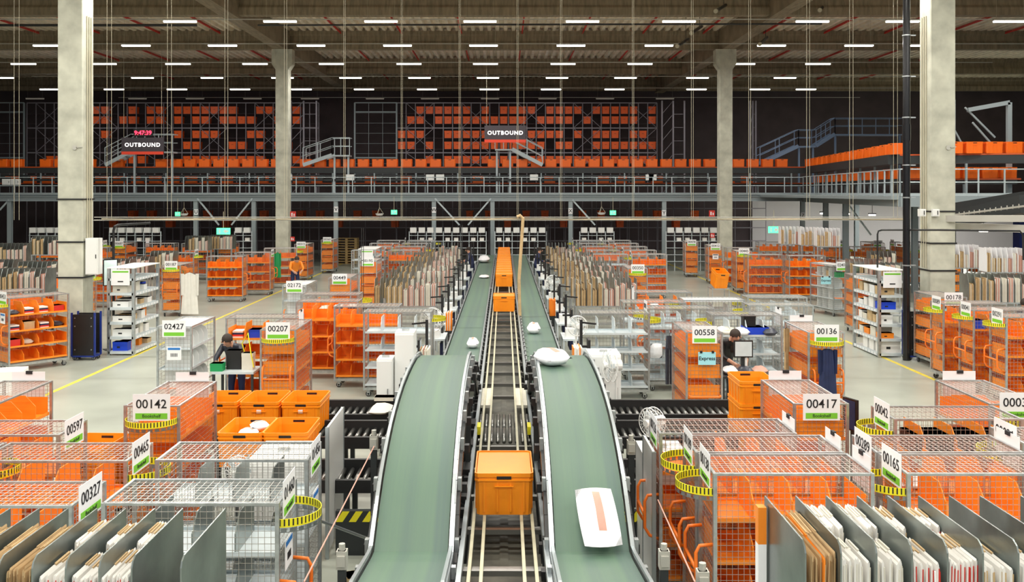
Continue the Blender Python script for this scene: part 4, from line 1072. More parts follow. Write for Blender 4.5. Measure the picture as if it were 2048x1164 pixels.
# ================================================================ PUT WALL with white screens at the back
for gi, (p0, n, lab) in enumerate([(818, 9, 'left of the belts'), (990, 6, 'behind the belt ends'), (1160, 4, 'right of the cable drop'), (1333, 6, 'before the far right pillar'), (217, 6, 'by the black bent pole'), (57, 4, 'beyond the left near pillar'), (468, 2, 'near the green exit sign')]):
    X0 = (p0-VX)/F_PX*48.8
    t = thing('put_wall', 'pale steel put wall shelving %s' % lab, 'shelving', (X0, 48.8, 0)); b = MB(); W = n*.445
    for i in range(n+1): b.box(i*.445-.02, i*.445+.02, .1, .16, 0, 2.05)
    put('upright', b.mesh('upright', 'grey_shelf'), t); b = MB()
    for z in (.5, .85, 1.2, 1.55, 1.85): b.box(0, W, .0, .3, z-.02, z)
    put('shelf', b.mesh('shelf', 'grey_shelf'), t)
    for i in range(n):
        q = tag(put('white_bin', cached('wbin', lambda: (lambda b: (b.box(-.16, .16, -.05, .2, 0, .26), b.box(-.13, .13, -.06, -.05, .04, .22), b.box(-.16, .16, -.06, .21, .24, .27), b.mesh('white_bin', 'white_plastic'))[3])(MB())), None, (X0+.22+i*.445, 48.8, 1.98)), '%s white bin on top of the put wall %s' % (ordw(i), lab), 'bin', 'white bins on the put wall %s' % lab)
        if (i+gi) % 3:
            tag(put('white_box', cached('wbox2', lambda: boxmesh('white_box', ['paper'], -.11, .11, 0, .2, 0, .17)), None, (X0+.22+i*.445, 48.85, 1.55)), '%s small white box on the put wall %s' % (ordw(i), lab), 'box', 'white boxes on the put wall %s' % lab)

# ================================================================ OPEN STEEL RACKS near the yellow lines
def open_rack(label, x, y, h, num, side):
    t = thing('shelf_rack', label, 'rack', (x, y, 0)); W, D = .62, 1.65
    b = MB()
    for xx in (0, W):
        for yy in (0, D): put('post', boxmesh('post', 'galv', xx-.035, xx+.035, yy-.035, yy+.035, 0, h), t)
    for i in range(6):
        z = .1+i*(h-.35)/5; b = MB(); b.box(0, W, 0, D, z-.02, z); b.box(0, W, -.035, -.025, z-.06, z); b.box(W-.01 if side < 0 else -.03, W+.03 if side < 0 else .01, 0, D, z-.07, z)
        for k in range(8):
            u = .15+k*.19; b.box(W+.03 if side < 0 else -.034, W+.034 if side < 0 else -.03, u, u+.07, z-.06, z-.01, 1)
        put('shelf', b.mesh('shelf', ['grey_shelf', 'white_card']), t)
    put('top_cover', boxmesh('top_cover', 'white_plastic', -.04, W+.04, -.04, D+.04, h, h+.02), t)
    b = MB(); b.box(.08, .54, -.05, -.04, h-.42, h-.02, 0); b.box(.11, .51, -.053, -.05, h-.10, h-.06, 1); b.box(.24, .38, -.053, -.05, h-.34, h-.31, 2)
    put('front_card', b.mesh('front_card', ['white_card', 'green', 'ink']), t)
    r = random.Random(5 if side < 0 else 9)
    cols = [('white', 'paper'), ('white', 'white_plastic'), ('brown', 'kraft'), ('blue', 'blue_box'), ('orange', 'orange'), ('grey', 'cream')]
    for i in range(5):
        z = .1+i*(h-.35)/5; yy = .08; cnt = 0
        while yy < D-.35:
            cn, cm_ = cols[r.choice((0, 0, 1, 2, 3, 4, 5))]; d, w_, hh = .2+r.random()*.14, .3+r.random()*.2, .12+r.random()*.15
            if i == 0 and side > 0: cn, cm_, hh, w_, d = 'white', 'paper', .30, .5, .3
            b = MB(); b.box(0, w_, 0, d, 0, hh); b.box(-.003, w_+.003, -.003, d+.003, hh-.04, hh, 0); b.box(w_*.3, w_*.5, -.004, 0, hh*.3, hh*.5, 1)
            tag(put('carton', b.mesh('carton', [cm_, 'ink']), None, (x+.06, y+yy, z)), '%s carton on the %s shelf of the open rack %s, %s in' % (cn, words_for(i), 'at the pallets' if x > -7 and side < 0 else 'by the left pillar' if side < 0 else 'by the right pillar', ordw(cnt)), 'carton', '%s cartons on shelf %s, %s open rack' % (cn, words_for(i), 'left' if side < 0 else 'right'))
            yy += d+.04+r.random()*.12; cnt += 1
open_rack('open steel shelf rack with white boxes and a card, by the left pillar', -9.92, 23.6, 2.18, None, -1)
open_rack('open steel shelf rack with striped shelf edges by the right pillar', 9.30, 23.3, 2.15, None, 1)
open_rack('small open steel rack with a white card near the pallets', -5.55, 36.0, 1.9, None, -1)
def panel_trolley(label, x, y, h, w, D=.34):
    t = thing('panel_trolley', label, 'trolley', (x, y, 0)); 
    for yy in (0, D): put('black_panel', boxmesh('black_panel', 'black', .03, w-.03, yy-.01, yy+.01, .12, h), t)
    b = MB()
    for xx in (0, w):
        for yy in (0, D): b.box(xx-.02, xx+.02, yy-.02, yy+.02, .1, h+.04)
    b.box(0, w, -.02, D+.02, .08, .12); put('frame', b.mesh('frame', 'navy_frame'), t)
    for xx in (.05, w-.05):
        for yy in (.05, D-.05): put('caster', cached('caster', caster_mesh), t, (xx, yy, 0))
    b = MB()
    for xx in (.08, w-.08):
        for z in (h-.1, h-.3, .25): b.box(xx-.012, xx+.012, -.02, -.01, z, z+.024)
    put('bolt', b.mesh('bolt', 'galv'), t)
panel_trolley('black sided trolley with blue posts beside the left pillar', -10.52, 22.88, 1.12, .56)
panel_trolley('black sided trolley with blue posts beside the right pillar', 9.85, 22.88, 1.15, .70)
tag(put('plastic_bag', bag_mesh(.22, .18, .12, 'bag', False, 50), None, (10.1, 22.80, .95), rot=(PI/2, 0, 0)), 'clear plastic bag hanging on the right black trolley', 'bag')
# bent black poles
b = MB(); b.tube([at(227, 640, 24.6), at(227, 462, 24.6), at(229, 453, 24.6), at(236, 450, 24.7), at(300, 446, 25.5)], .07, n=8)
tag(put('bent_pole', b.mesh('bent_pole', 'black')), 'black pole bent over at the top by the left open rack', 'pole')
b = MB(); b.tube([at(1755, 600, 24.0), at(1755, 468, 24.0), at(1757, 462, 24.0), at(1764, 460, 24.0), at(1880, 460, 21.7), at(2040, 462, 21.5), at(2046, 470, 21.5), at(2047, 520, 21.5)], .045, n=8)
tag(put('bent_pole', b.mesh('bent_pole', 'black')), 'thin black pipe arch passing in front of the right near pillar', 'pole')
for i, (px, py0, py1, Y) in enumerate([(725, 456, 540, 30), (923, 450, 560, 30), (1094, 450, 560, 30)]):
    b = MB()
    for dx in (-.03, .03): b.bar((dx, 0, 0), (dx, 0, (py1-py0)/F_PX*Y), .018)
    for z in (.3, .8): b.box(-.03, .03, -.01, .01, z, z+.02)
    x, y, z = at(px, py1, Y); o = tag(put('twin_pole', b.mesh('twin_pole', 'black'), None, (x, y, 0)), 'thin twin black pole rising among the folder racks, %s' % ['left of the belts near cart 00195', 'next to the left belt', 'next to the right belt'][i], 'pole')
    for v in o.data.vertices: v.co.z = v.co.z + z if v.co.z > .01 else 0

# machinery high on the right, in front of the mezzanine arm
b = MB()
b.bar(at(1884, 445, 30), at(2050, 408, 26), .30, h=.5); b.bar(at(1884, 425, 31), at(2050, 400, 27), .06, h=.5)
b.bar(at(1890, 432, 29), at(2050, 412, 25), .05, m=1)
for i in range(16): 
    p, q = Vector(at(1890, 428, 29)), Vector(at(2050, 406, 25)); c = p.lerp(q, i/15); b.bar(c, c+Vector((0, 0, -.12)), .02, m=1)
tag(put('cable_duct', b.mesh('cable_duct', ['dark_steel', 'tray_metal'])), 'dark inclined duct with a cable ladder beyond the right pillar', 'duct')
b = MB(); b.bar(at(1884, 437, 23.4), at(2060, 437, 22), .10, h=.16); b.bar(at(1884, 452, 24), at(2060, 458, 22), .1, h=.18)
tag(put('support_beam', b.mesh('support_beam', 'tray_metal')), 'pale horizontal beam pair beyond the right pillar', 'beam')
box_on('workshop_cabinet', 'blue cabinet in the far right corner under the duct', 'cabinet', ['navy_frame', 'black'], 20.3, 22.4, 37, 37.5, 0, 3.0, door_lines(20.3, 22.4, 37, .2, 2.9))

# ================================================================ PALLETS
pal = MB()
for i in range(5): pal.box(-.6, .6, -.4+i*.18, -.4+i*.18+.10, .122, .144)
for x in (-.6, -.07, .46):
    for y in (-.4, -.07, .26): pal.box(x, x+.14, y, y+.14, .022, .10)
    pal.box(x, x+.14, -.4, .4, .10, .122)
for y in (-.4, -.05, .3): pal.box(-.6, .6, y, y+.1, 0, .022)
palm = pal.mesh('pallet', 'wood')
for i in range(10):
    tag(put('wooden_pallet', palm, None, ((695-VX)/F_PX*54, 54, i*.146), 0), 'wooden pallet in the far left stack, %s from the floor' % ordw(i), 'pallet', 'stacked wooden pallets')

# ================================================================ WHITE CABINETS, PANELS, FANS at the near stations
def cabinet(label, x0, x1, y0, y1, h, m='white_plastic'):
    t = thing('packing_cabinet', label, 'cabinet', (0, 0, 0))
    b = MB(); b.box(x0, x1, y0, y1, .06, h); b.box(x0+.03, x1-.03, y0+.03, y1-.03, 0, .06); put('body', b.mesh('body', m), t)
    b = MB(); b.box(x0+.01, x1-.01, y0-.018, y0-.002, .10, h-.03); put('door', b.mesh('door', m), t)
    b = MB(); b.box(x1-.07, x1-.055, y0-.05, y0-.018, h*.55, h*.7); put('door_handle', b.mesh('door_handle', 'galv'), t)
    b = MB(); b.box((x0+x1)/2-.06, (x0+x1)/2+.06, (y0+y1)/2-.03, (y0+y1)/2+.03, h, h+.03); put('latch', b.mesh('latch', 'galv'), t)
cabinet('white cabinet between cart 01456 and the tall white panel', -2.62, -2.03, 9.55, 10.35, 1.36)
cabinet('white cabinet under the round fan, right of the right belt', 1.50, 1.98, 10.15, 10.7, 1.27)
cabinet('white rounded cabinet with a fan next to the right humped belt', 1.30, 1.78, 14.3, 14.9, 1.62)
cabinet('tall white printer tower beside the left humped belt', -1.72, -1.42, 14.8, 15.25, 1.88)
cabinet('lower white box next to the white printer tower', -1.98, -1.74, 14.6, 15.0, 1.5)
for i, (x, y0, y1, h, lab) in enumerate([(-1.975, 10.5, 11.5, 1.47, 'tall white partition panel left of the left belt'), (1.50, 9.4, 10.05, 1.5, 'narrow white partition panel right of the right belt')]):
    t = thing('partition_panel', lab, 'panel'); put('panel', boxmesh('panel', 'white_plastic', x-.012, x+.012, y0, y1, .08, h), t)
    b = MB()
    for y in (y0, y1): b.box(x-.02, x+.02, y-.015, y+.015, 0, h)
    put('frame', b.mesh('frame', 'belt_edge'), t)
b = MB(); b.bar((-1.9, 9.6, .75), (-1.2, 10.4, .15), .03, n=8)
tag(put('support_strut', b.mesh('support_strut', 'belt_edge')), 'white diagonal strut between partition panel and left belt', 'strut')
for i, (p, q) in enumerate([(at(748, 893, 9.2), at(608, 1164, 6.4)), (at(1316, 1000, 8.6), at(1390, 1164, 6.4))]):
    b = MB(); b.bar(p, q, .012, n=6); tag(put('orange_cord', b.mesh('orange_cord', 'rose')), 'thin taut %s cord by the %s belt' % (['pink', 'orange'][i], ['left', 'right'][i]), 'cord')
def drive_unit(label, px, py, py1, Y):
    x, y, z = at(px, py, Y); z1 = at(px, py1, Y)[2]
    t = thing('sensor_post', label, 'post', (x, y, 0))
    put('post', boxmesh('post', 'dark_steel', -.03, .03, -.03, .03, 0, z), t)
    b = MB(); b.box(-.04, .04, -.04, .04, z-.14, z); b.box(-.03, .03, -.06, -.04, z-.11, z-.03); b.bar((0, 0, z), (0, 0, z+.05), .05, n=8); put('sensor_head', b.mesh('sensor_head', 'tray_metal'), t)
drive_unit('grey sensor post left of the left belt by the roller lanes', 748, 870, 1010, 9.5)
drive_unit('short black and cream post at the foot of the left belt', 684, 1100, 1164, 7.3)
drive_unit('short black and white post at the foot of the right belt', 1328, 1100, 1164, 7.3)
drive_unit('black square post in front of the right orange carts', 1405, 1140, 1164, 6.5)
drive_unit('sensor post right of the right belt by the partition panel', 1262, 880, 1010, 9.6)
def fan(label, x, y, z, r, rz, base=.45):
    t = thing('desk_fan', label, 'fan', (x, y, z), rz)
    for k, yo in ((0, -.03), (1, .05)):
        b = MB()
        for q in (1.0, .75, .5, .25):
            b.tube([(r*q*math.cos(a), yo+(q-1)*(-.05 if k else .05), r*q*math.sin(a)) for a in [2*PI*i/24 for i in range(25)]], .005 if q < 1 else .012, n=4)
        for i in range(20):
            a = 2*PI*i/20; b.bar((0, yo+(.05 if k else -.05), 0), (r*math.cos(a), yo, r*math.sin(a)), .004, cap=False)
        put('grille', b.mesh('grille', 'white_plastic'), t)
    b = MB()
    for i in range(3):
        a = 2*PI*i/3; c, s = math.cos(a), math.sin(a)
        b.prism([(r*.15*c-.02*s, r*.15*s+.02*c), (r*.85*c-.14*r*s*2, r*.85*s+.14*r*c*2), (r*.9*c, r*.9*s), (r*.5*c+.1*r*s, r*.5*s-.1*r*c)], 'y', .0, .012)
    put('blades', b.mesh('blades', 'grey_shelf'), t)
    b = MB(); b.disc((0, -.07, 0), 'y', r*.22, .06, 0, 14); b.disc((0, .10, 0), 'y', r*.35, .16, 0, 14); put('motor', b.mesh('motor', 'white_plastic'), t)
    b = MB(); b.bar((0, .10, 0), (0, .12, -base), .04, n=8); b.disc((0, .12, -base+.01), 'z', r*.6, .025, 0, 16); put('stand', b.mesh('stand', 'white_plastic'), t)
fan('round white desk fan seen through the grey wire carts', -2.62, 9.25, 1.34, .15, 0, 1.33)
fan('round white fan on the cabinet by the right partition panel', 1.64, 10.45, 1.54, .16, -.9, .26)
fan('big round white fan beside the right humped belt', 1.58, 14.08, 1.50, .24, -1.35, 1.49)
fan('white fan beyond the right belt by the folder racks', 1.40, 17.9, 1.55, .19, .2, 1.54)
fan('white fan beside the flat left belt by the folder racks', -1.55, 20.2, 1.35, .26, -.3, 1.3)
fan('small far fan right of the right belt', 1.45, 28.0, 1.4, .22, .2, 1.35)

# packing stations along the belts
def station(label, x, y, s, seed):
    r = random.Random(seed); t = thing('packing_station', label, 'workstation', (x, y, 0))
    put('table_top', boxmesh('table_top', 'grey_shelf', -.22, .22, -.5, .5, .82, .86), t)
    lm_ = cached('stleg', lambda: boxmesh('leg', 'grey_shelf', -.02, .02, -.02, .02, 0, .82))
    for xx in (-.2, .2):
        for yy in (-.47, .47): put('leg', lm_, t, (xx, yy, 0))
    b = MB(); b.bar((s*-.1, .4, .86), (s*-.1, .4, 1.75), .05); b.bar((s*-.1, .4, 1.7), (s*.15, .2, 1.7), .03); put('arm', b.mesh('arm', 'black'), t)
    b = MB(); b.box(-.02, .02, -.17, .17, 1.22, 1.46); b.box(-.2, -.02, .0, .03, 1.3, 1.34); put('monitor', b.mesh('monitor', 'black'), t)
    b = MB(); b.box(.021, .024, -.15, .15, 1.24, 1.44); put('screen', b.mesh('screen', 'grey_shelf'), t)
    b = MB(); b.box(-.15, .1, -.4, -.1, .86, 1.02+r.random()*.1, 0); put('printer', b.mesh('printer', 'white_plastic'), t)
    b = MB(); b.box(-.12, .02, .1, .3, .86, .98); put('red_tray', b.mesh('red_tray', 'red'), t)
    b = MB(); b.box(.1, .2, -.4, .3, .2, .75); put('hanging_apron', b.mesh('hanging_apron', 'navy'), t)
for s, nm in ((-1, 'left'), (1, 'right')):
    for i, Y in enumerate((16.9, 21.2, 23.6, 26.2, 29.0, 32.0, 35.5, 39.5, 43.5)):
        station('packing station on the %s side of the belts, %s from the camera' % (nm, words_for(i)), s*1.52, Y, s, i+(10 if s > 0 else 0))
# mailer bundles by the stations near the belts
for i, (x, y, z, m) in enumerate([(-1.35, 15.9, 1.2, ['cream', 'rose', 'kraft_dark']), (1.29, 16.4, 1.15, ['paper', 'kraft', 'orange']), (-1.32, 22.3, 1.0, ['orange', 'paper']), (1.29, 25.0, 1.0, ['orange', 'paper', 'kraft'])]):
    tag(put('mailer_bundle', sheet_stack(9, .018, .4, .45, m, .05, i+80), None, (x-.08, y, z-.2)), 'bundle of thin mailers tucked beside the %s belt, %s one' % (['left', 'right'][i % 2], ['near', 'far'][i//2]), 'bundle')
    tag(put('bundle_stand', boxmesh('bundle_stand', 'dark_steel', -.09, .09, 0, .4, 0, z-.21), None, (x, y, 0)), 'dark stand under the thin mailers beside the %s belt, %s one' % (['left', 'right'][i % 2], ['near', 'far'][i//2]), 'stand')
# monitors
def monitor(label, px, py, Y, w, h, rz, m='screen', zb=0.0):
    x, y, z = at(px, py, Y); t = thing('computer_monitor', label, 'monitor', (x, y, 0), rz)
    put('case', boxmesh('case', 'black_gloss', -w/2, w/2, 0, .04, z-h/2, z+h/2), t)
    put('screen', boxmesh('screen', m, -w/2+.02, w/2-.02, -.004, 0, z-h/2+.02, z+h/2-.02), t)
    b = MB(); b.box(-.03, .03, .04, .08, zb, z); b.box(-.14, .14, -.05, .19, zb, zb+.02); put('stand', b.mesh('stand', 'dark_steel'), t)
monitor('tall touch screen monitor between the left pillar and the bent pole', 221, 545, 24.4, .36, .68, .7)
monitor('black monitor edge beside cart 00417', 1699, 829, 11.9, .24, .40, -1.2, 'navy')
monitor('monitor seen from behind at the workstation right of cart 00558', 1487, 698, 16.85, .34, .30, 0, 'grey_shelf', .842)

# ================================================================ CONTENTS AND HANGING THINGS
def drop(name, me, x, y, z, label, cat, rz=0, group=None): return tag(put(name, me, None, (x, y, z), rz), label, cat, group)
def simple_box(m, w, d, h, m2=None):
    b = MB(); b.box(-w/2, w/2, -d/2, d/2, 0, h); b.box(-w/2-.003, w/2+.003, -d/2-.003, d/2+.003, h*.78, h, 0 if not m2 else 1)
    return b.mesh('box', [m]+([m2] if m2 else []))
Z4 = LEV[3]+.014
for i in range(3):
    drop('black_case', simple_box('black', .40, .42, .20, 'black_gloss'), 4.62+i*.42 if i else 4.60, 10.25, Z4, 'black case with yellow clips inside cart 00042, %s from its sign' % words_for(i), 'case')
drop('mailer_bag', bag_mesh(.3, .4, .08, 'bag', False, 91), 3.95, 9.0, Z4, 'white plastic bag on the top shelf of cart 00289', 'bag')
drop('blue_box', simple_box('blue_box', .46, .36, .17, 'blue_box'), 4.95, 18.55, LEV[3]+.012, 'bright blue box on the grey cart behind the workstation', 'box')
drop('black_box', simple_box('black', .24, .2, .22), 4.84, 18.62, LEV[3]+.185, 'small black box standing on the blue box', 'box')
bags = [(4.42, 18.5, 'cream', 'sandy bag'), (4.66, 18.45, 'bag', 'white bag'), (5.20, 18.45, 'bag_dark', 'black bag'), (4.35, 18.6, 'bag', 'pale bag')]
for i, (x, y, m, nm) in enumerate(bags): drop('soft_bag', bag_mesh(.34, .3, .16, m, False, i+30), x, y, LEV[3]+.012, '%s on the grey cart with the blue box, %s' % (nm, words_for(i)), 'bag')
r = random.Random(12)
for key, k, side in (('orange wire cart signed 00207 with books and bags on its shelves', 9, 0), ('orange wire cart signed 00136 with the blue dress hanging on it', 5, 0), ('orange wire cart with folded clothes on top behind the grey cart', 3, 0), ('open orange wire cart behind cart 00207 with a desk in front', 5, 0), ('orange wire cart signed 00453 with packed goods by the pillar', 10, 0), ('grey wire cart signed 02408 with a pale blue note and white boxes', 4, 0), ('orange wire cart with rolled fabrics at the corner of the folder racks', 3, 0), ('orange wire cart signed 00187 beside the white bathrobe', 5, 0), ('tall orange wire cart signed 00041 right behind cart 00291', 3, 0), ('orange wire cart signed 00327 at the bottom beside the grey carts', 0, 0)):
    c = CARTS[key]; mtx = Matrix.Translation(c.location) @ Matrix.Rotation(c.rotation_euler[2], 4, 'Z'); short = re.sub(r'^.*signed (\d+).*$', r'cart \1', key) if 'signed' in key else ('open cart behind the desk' if key[:4] == 'open' else ('cart with folded clothes' if 'folded' in key else 'cart with rolled fabrics'))
    short = {'cart 00207': 'cart with books', 'cart 00136': 'cart with the blue dress', 'cart 00453': 'packed cart at the pillar', 'cart 02408': 'white box cart', 'cart 00187': 'bathrobe cart', 'cart 00041': 'tall right edge cart'}.get(short, short)
    for j in range(k):
        slot = j % 4; lv = 3-(j//4) % 4
        p = mtx @ Vector((-CL/2+CL*(slot+.5)/4, (r.random()-.5)*.1, LEV[lv]+.013))
        kind = r.choice(('bag', 'box', 'books'))
        if kind == 'bag': me = bag_mesh(.36, .26, .12, r.choice(('bag', 'bag', 'bag_dark', 'cream')), False, j); nm = 'plastic mailer bag'
        elif kind == 'box': cc = r.choice((('white', 'paper'), ('brown', 'kraft'), ('green', 'green_box'), ('red', 'red'), ('blue', 'blue_box'))); me = simple_box(cc[1], .24, .3, .14+.06*r.random()); nm = '%s box' % cc[0]
        else:
            b = MB(); zz = 0
            for q in range(4): b.box(-.10, .10, -.14, .14, zz, zz+.032, q % 3); zz += .035
            me = b.mesh('books', ['paper', 'red', 'navy']); nm = 'short pile of books'
        drop(kind if kind != 'books' else 'book_pile', me, p.x, p.y, p.z, '%s, %s shelf of the %s, %s item' % (nm, words_for(lv), short, words_for(j)), 'parcel', c.rotation_euler[2])
# papers in the front tote
for i in range(3):
    drop('paper_wad', bag_mesh(.22, .2, .10, 'bag', True, 60+i), -3.12+i*.1, 11.0+i*.12, 1.16+i*.05, 'crumpled white paper in the front tote, %s piece' % words_for(i), 'paper', i)
# roller-lane odds
drop('packing_paper', bag_mesh(.5, .3, .12, 'cream', False, 70), -1.75, 13.4, .95, 'crumpled pale packing paper on the left roller lane', 'paper')
drop('keypad_box', simple_box('cream', .3, .2, .05), -1.75, 13.85, 1.042, 'flat grey keypad box on the far left lane rail', 'box')
drop('brown_parcel', simple_box('kraft', .24, .2, .08), -1.55, 9.9, .0, 'small brown parcel lying on the floor near the hazard stripes', 'parcel', .4)
# garments: folded sheets of cloth with shoulders
def garment(label, name, px0, px1, py0, py1, Y, m, m2=None, split=0.5, legs=False):
    X0, _, Z1 = at(px0, py0, Y); X1, _, Z0 = at(px1, py1, Y); W, H = X1-X0, Z1-Z0; t = thing(name, label, 'clothing', ((X0+X1)/2, Y, Z0))
    def cloth(z0, z1, w0, w1, mm, top=False):
        b = MB(); nx, nz = 12, 8; vs = []
        for sgn in (-1, 1):
            for j in range(nz+1):
                f = j/nz; w = w0+(w1-w0)*f
                for i in range(nx+1):
                    u = i/nx*2-1; sh = (1-abs(u)**1.5*.10) if top and f > .9 else 1
                    vs.append((u*w/2, sgn*(.035+.018*math.cos(i*2.3+f))*(1-abs(u)**4), z0+(z1-z0)*f*sh))
        N_ = (nx+1)*(nz+1); fs = []
        for j in range(nz):
            for i in range(nx):
                a = j*(nx+1)+i; fs.append((a, a+1, a+nx+2, a+nx+1)); fs.append((N_+a, N_+a+nx+1, N_+a+nx+2, N_+a+1))
        b.add(vs, fs); return b.mesh('cloth', mm, True)
    if legs:
        for s in (-1, 1): put('trouser_leg', cloth(0, H*.75, W*.42, W*.45, m), t, (s*W*.24, 0, 0))
        put('waist', cloth(H*.72, H, W*.9, W*.7, m), t)
    else:
        put('skirt', cloth(0, H*split, W, W*.85, m), t); put('bodice', cloth(H*split-.02, H, W*.85, W*.62, m2 or m, True), t)
        for s in (-1, 1): put('sleeve', cloth(H*.45, H*.97, W*.16, W*.2, m2 or m), t, (s*W*.42, 0, 0))
    b = MB(); b.tube([(-W*.33, 0, H*.95), (0, 0, H*1.01), (W*.33, 0, H*.95)], .012); b.tube([(0, 0, H*1.01), (0, 0, H*1.05), (.02, 0, H*1.07)], .008); put('hanger', b.mesh('hanger', 'ink'), t)
garment('deep blue long dress hanging on the front of cart 00136', 'dress', 1636, 1674, 697, 788, 15.9, 'navy')
garment('white hooded bathrobe hanging on cart 00187', 'bathrobe', 362, 397, 545, 628, 30.9, 'robe')
garment('dark trousers hanging beside cart 00558', 'trousers', 1330, 1348, 672, 768, 18.1, 'bag_dark', legs=True)
garment('dark green coat hanging at the far left carts', 'coat', 548, 562, 505, 555, 39.4, 'green_box')
garment('yellow mustard cloth hanging left of cart 00136', 'cloth_wrap', 1568, 1578, 655, 742, 17.2, 'kraft')
drop('clear_bag', bag_mesh(.3, .24, .14, 'bag', False, 77), 3.05, 18.9, .92, 'clear plastic bag at the waist of the trousers', 'bag').rotation_euler = (PI/2, 0, 0)
# low white trolley near the left aisle
t = thing('flat_trolley', 'low white trolley with a white crate at the left aisle', 'trolley', (-9.8, 18.4, 0), .3)
put('deck', boxmesh('deck', 'white_plastic', -.7, .7, -.35, .35, .18, .24), t); put('crate', boxmesh('crate', 'white_plastic', -.5, .4, -.28, .28, .24, .62), t)
b = MB(); b.tube([(-.7, -.3, .24), (-.78, -.3, .95), (-.78, .3, .95), (-.7, .3, .24)], .03); put('push_bar', b.mesh('push_bar', 'galv'), t)
for sx in (-.6, .6):
    for sy in (-.28, .28): put('caster', cached('caster', caster_mesh), t, (sx, sy, .04))
# worktop station desk at cart 00207
t = thing('work_desk', 'cluttered grey work desk with cables in front of the open orange cart', 'desk', (-4.75, 17.0, 0))
put('top', boxmesh('top', 'grey_shelf', -.45, .3, -.3, .3, .86, .9), t); 
for x in (-.42, .27):
    for y in (-.27, .27): put('leg', boxmesh('leg', 'dark_steel', x-.02, x+.02, y-.02, y+.02, 0, .86), t)
b = MB(); b.tube([(.1, .1, .9), (.0, .05, 1.35), (.12, 0, 1.55), (.2, -.1, 1.2), (.25, -.1, .95)], .02); put('yellow_cable', b.mesh('yellow_cable', 'yellow'), t, label='yellow cable')
drop('grey_device', simple_box('cream', .2, .18, .3), -4.62, 17.0, .9, 'beige device standing on the cluttered work desk', 'device')
drop('black_device', simple_box('black', .26, .2, .34), -4.88, 17.05, .9, 'black device standing on the cluttered work desk', 'device')
drop('green_case', simple_box('green_box', .22, .2, .14), -5.13, 16.85, .9, 'green box on the cluttered work desk', 'box')
t = thing('work_desk', 'dark work desk with monitor pole right of cart 00558', 'desk', (4.35, 16.9, 0))
put('top', boxmesh('top', 'dark_steel', -.5, .5, -.3, .3, .80, .84), t); 
for x in (-.47, .47):
    for y in (-.27, .27): put('leg', boxmesh('leg', 'dark_steel', x-.02, x+.02, y-.02, y+.02, 0, .80), t)
b = MB(); b.bar((.0, 0, .84), (.0, 0, 1.35), .05, n=8); put('pole', b.mesh('pole', 'white_plastic'), t)
for i in range(3): drop('soft_bag', bag_mesh(.3, .26, .14, ('bag', 'bag_dark', 'rose')[i], False, i+55), 4.05+i*.27, 16.85, .84, '%s bag on the dark work desk right of cart 00558' % ('white', 'black', 'pinkish')[i], 'bag')

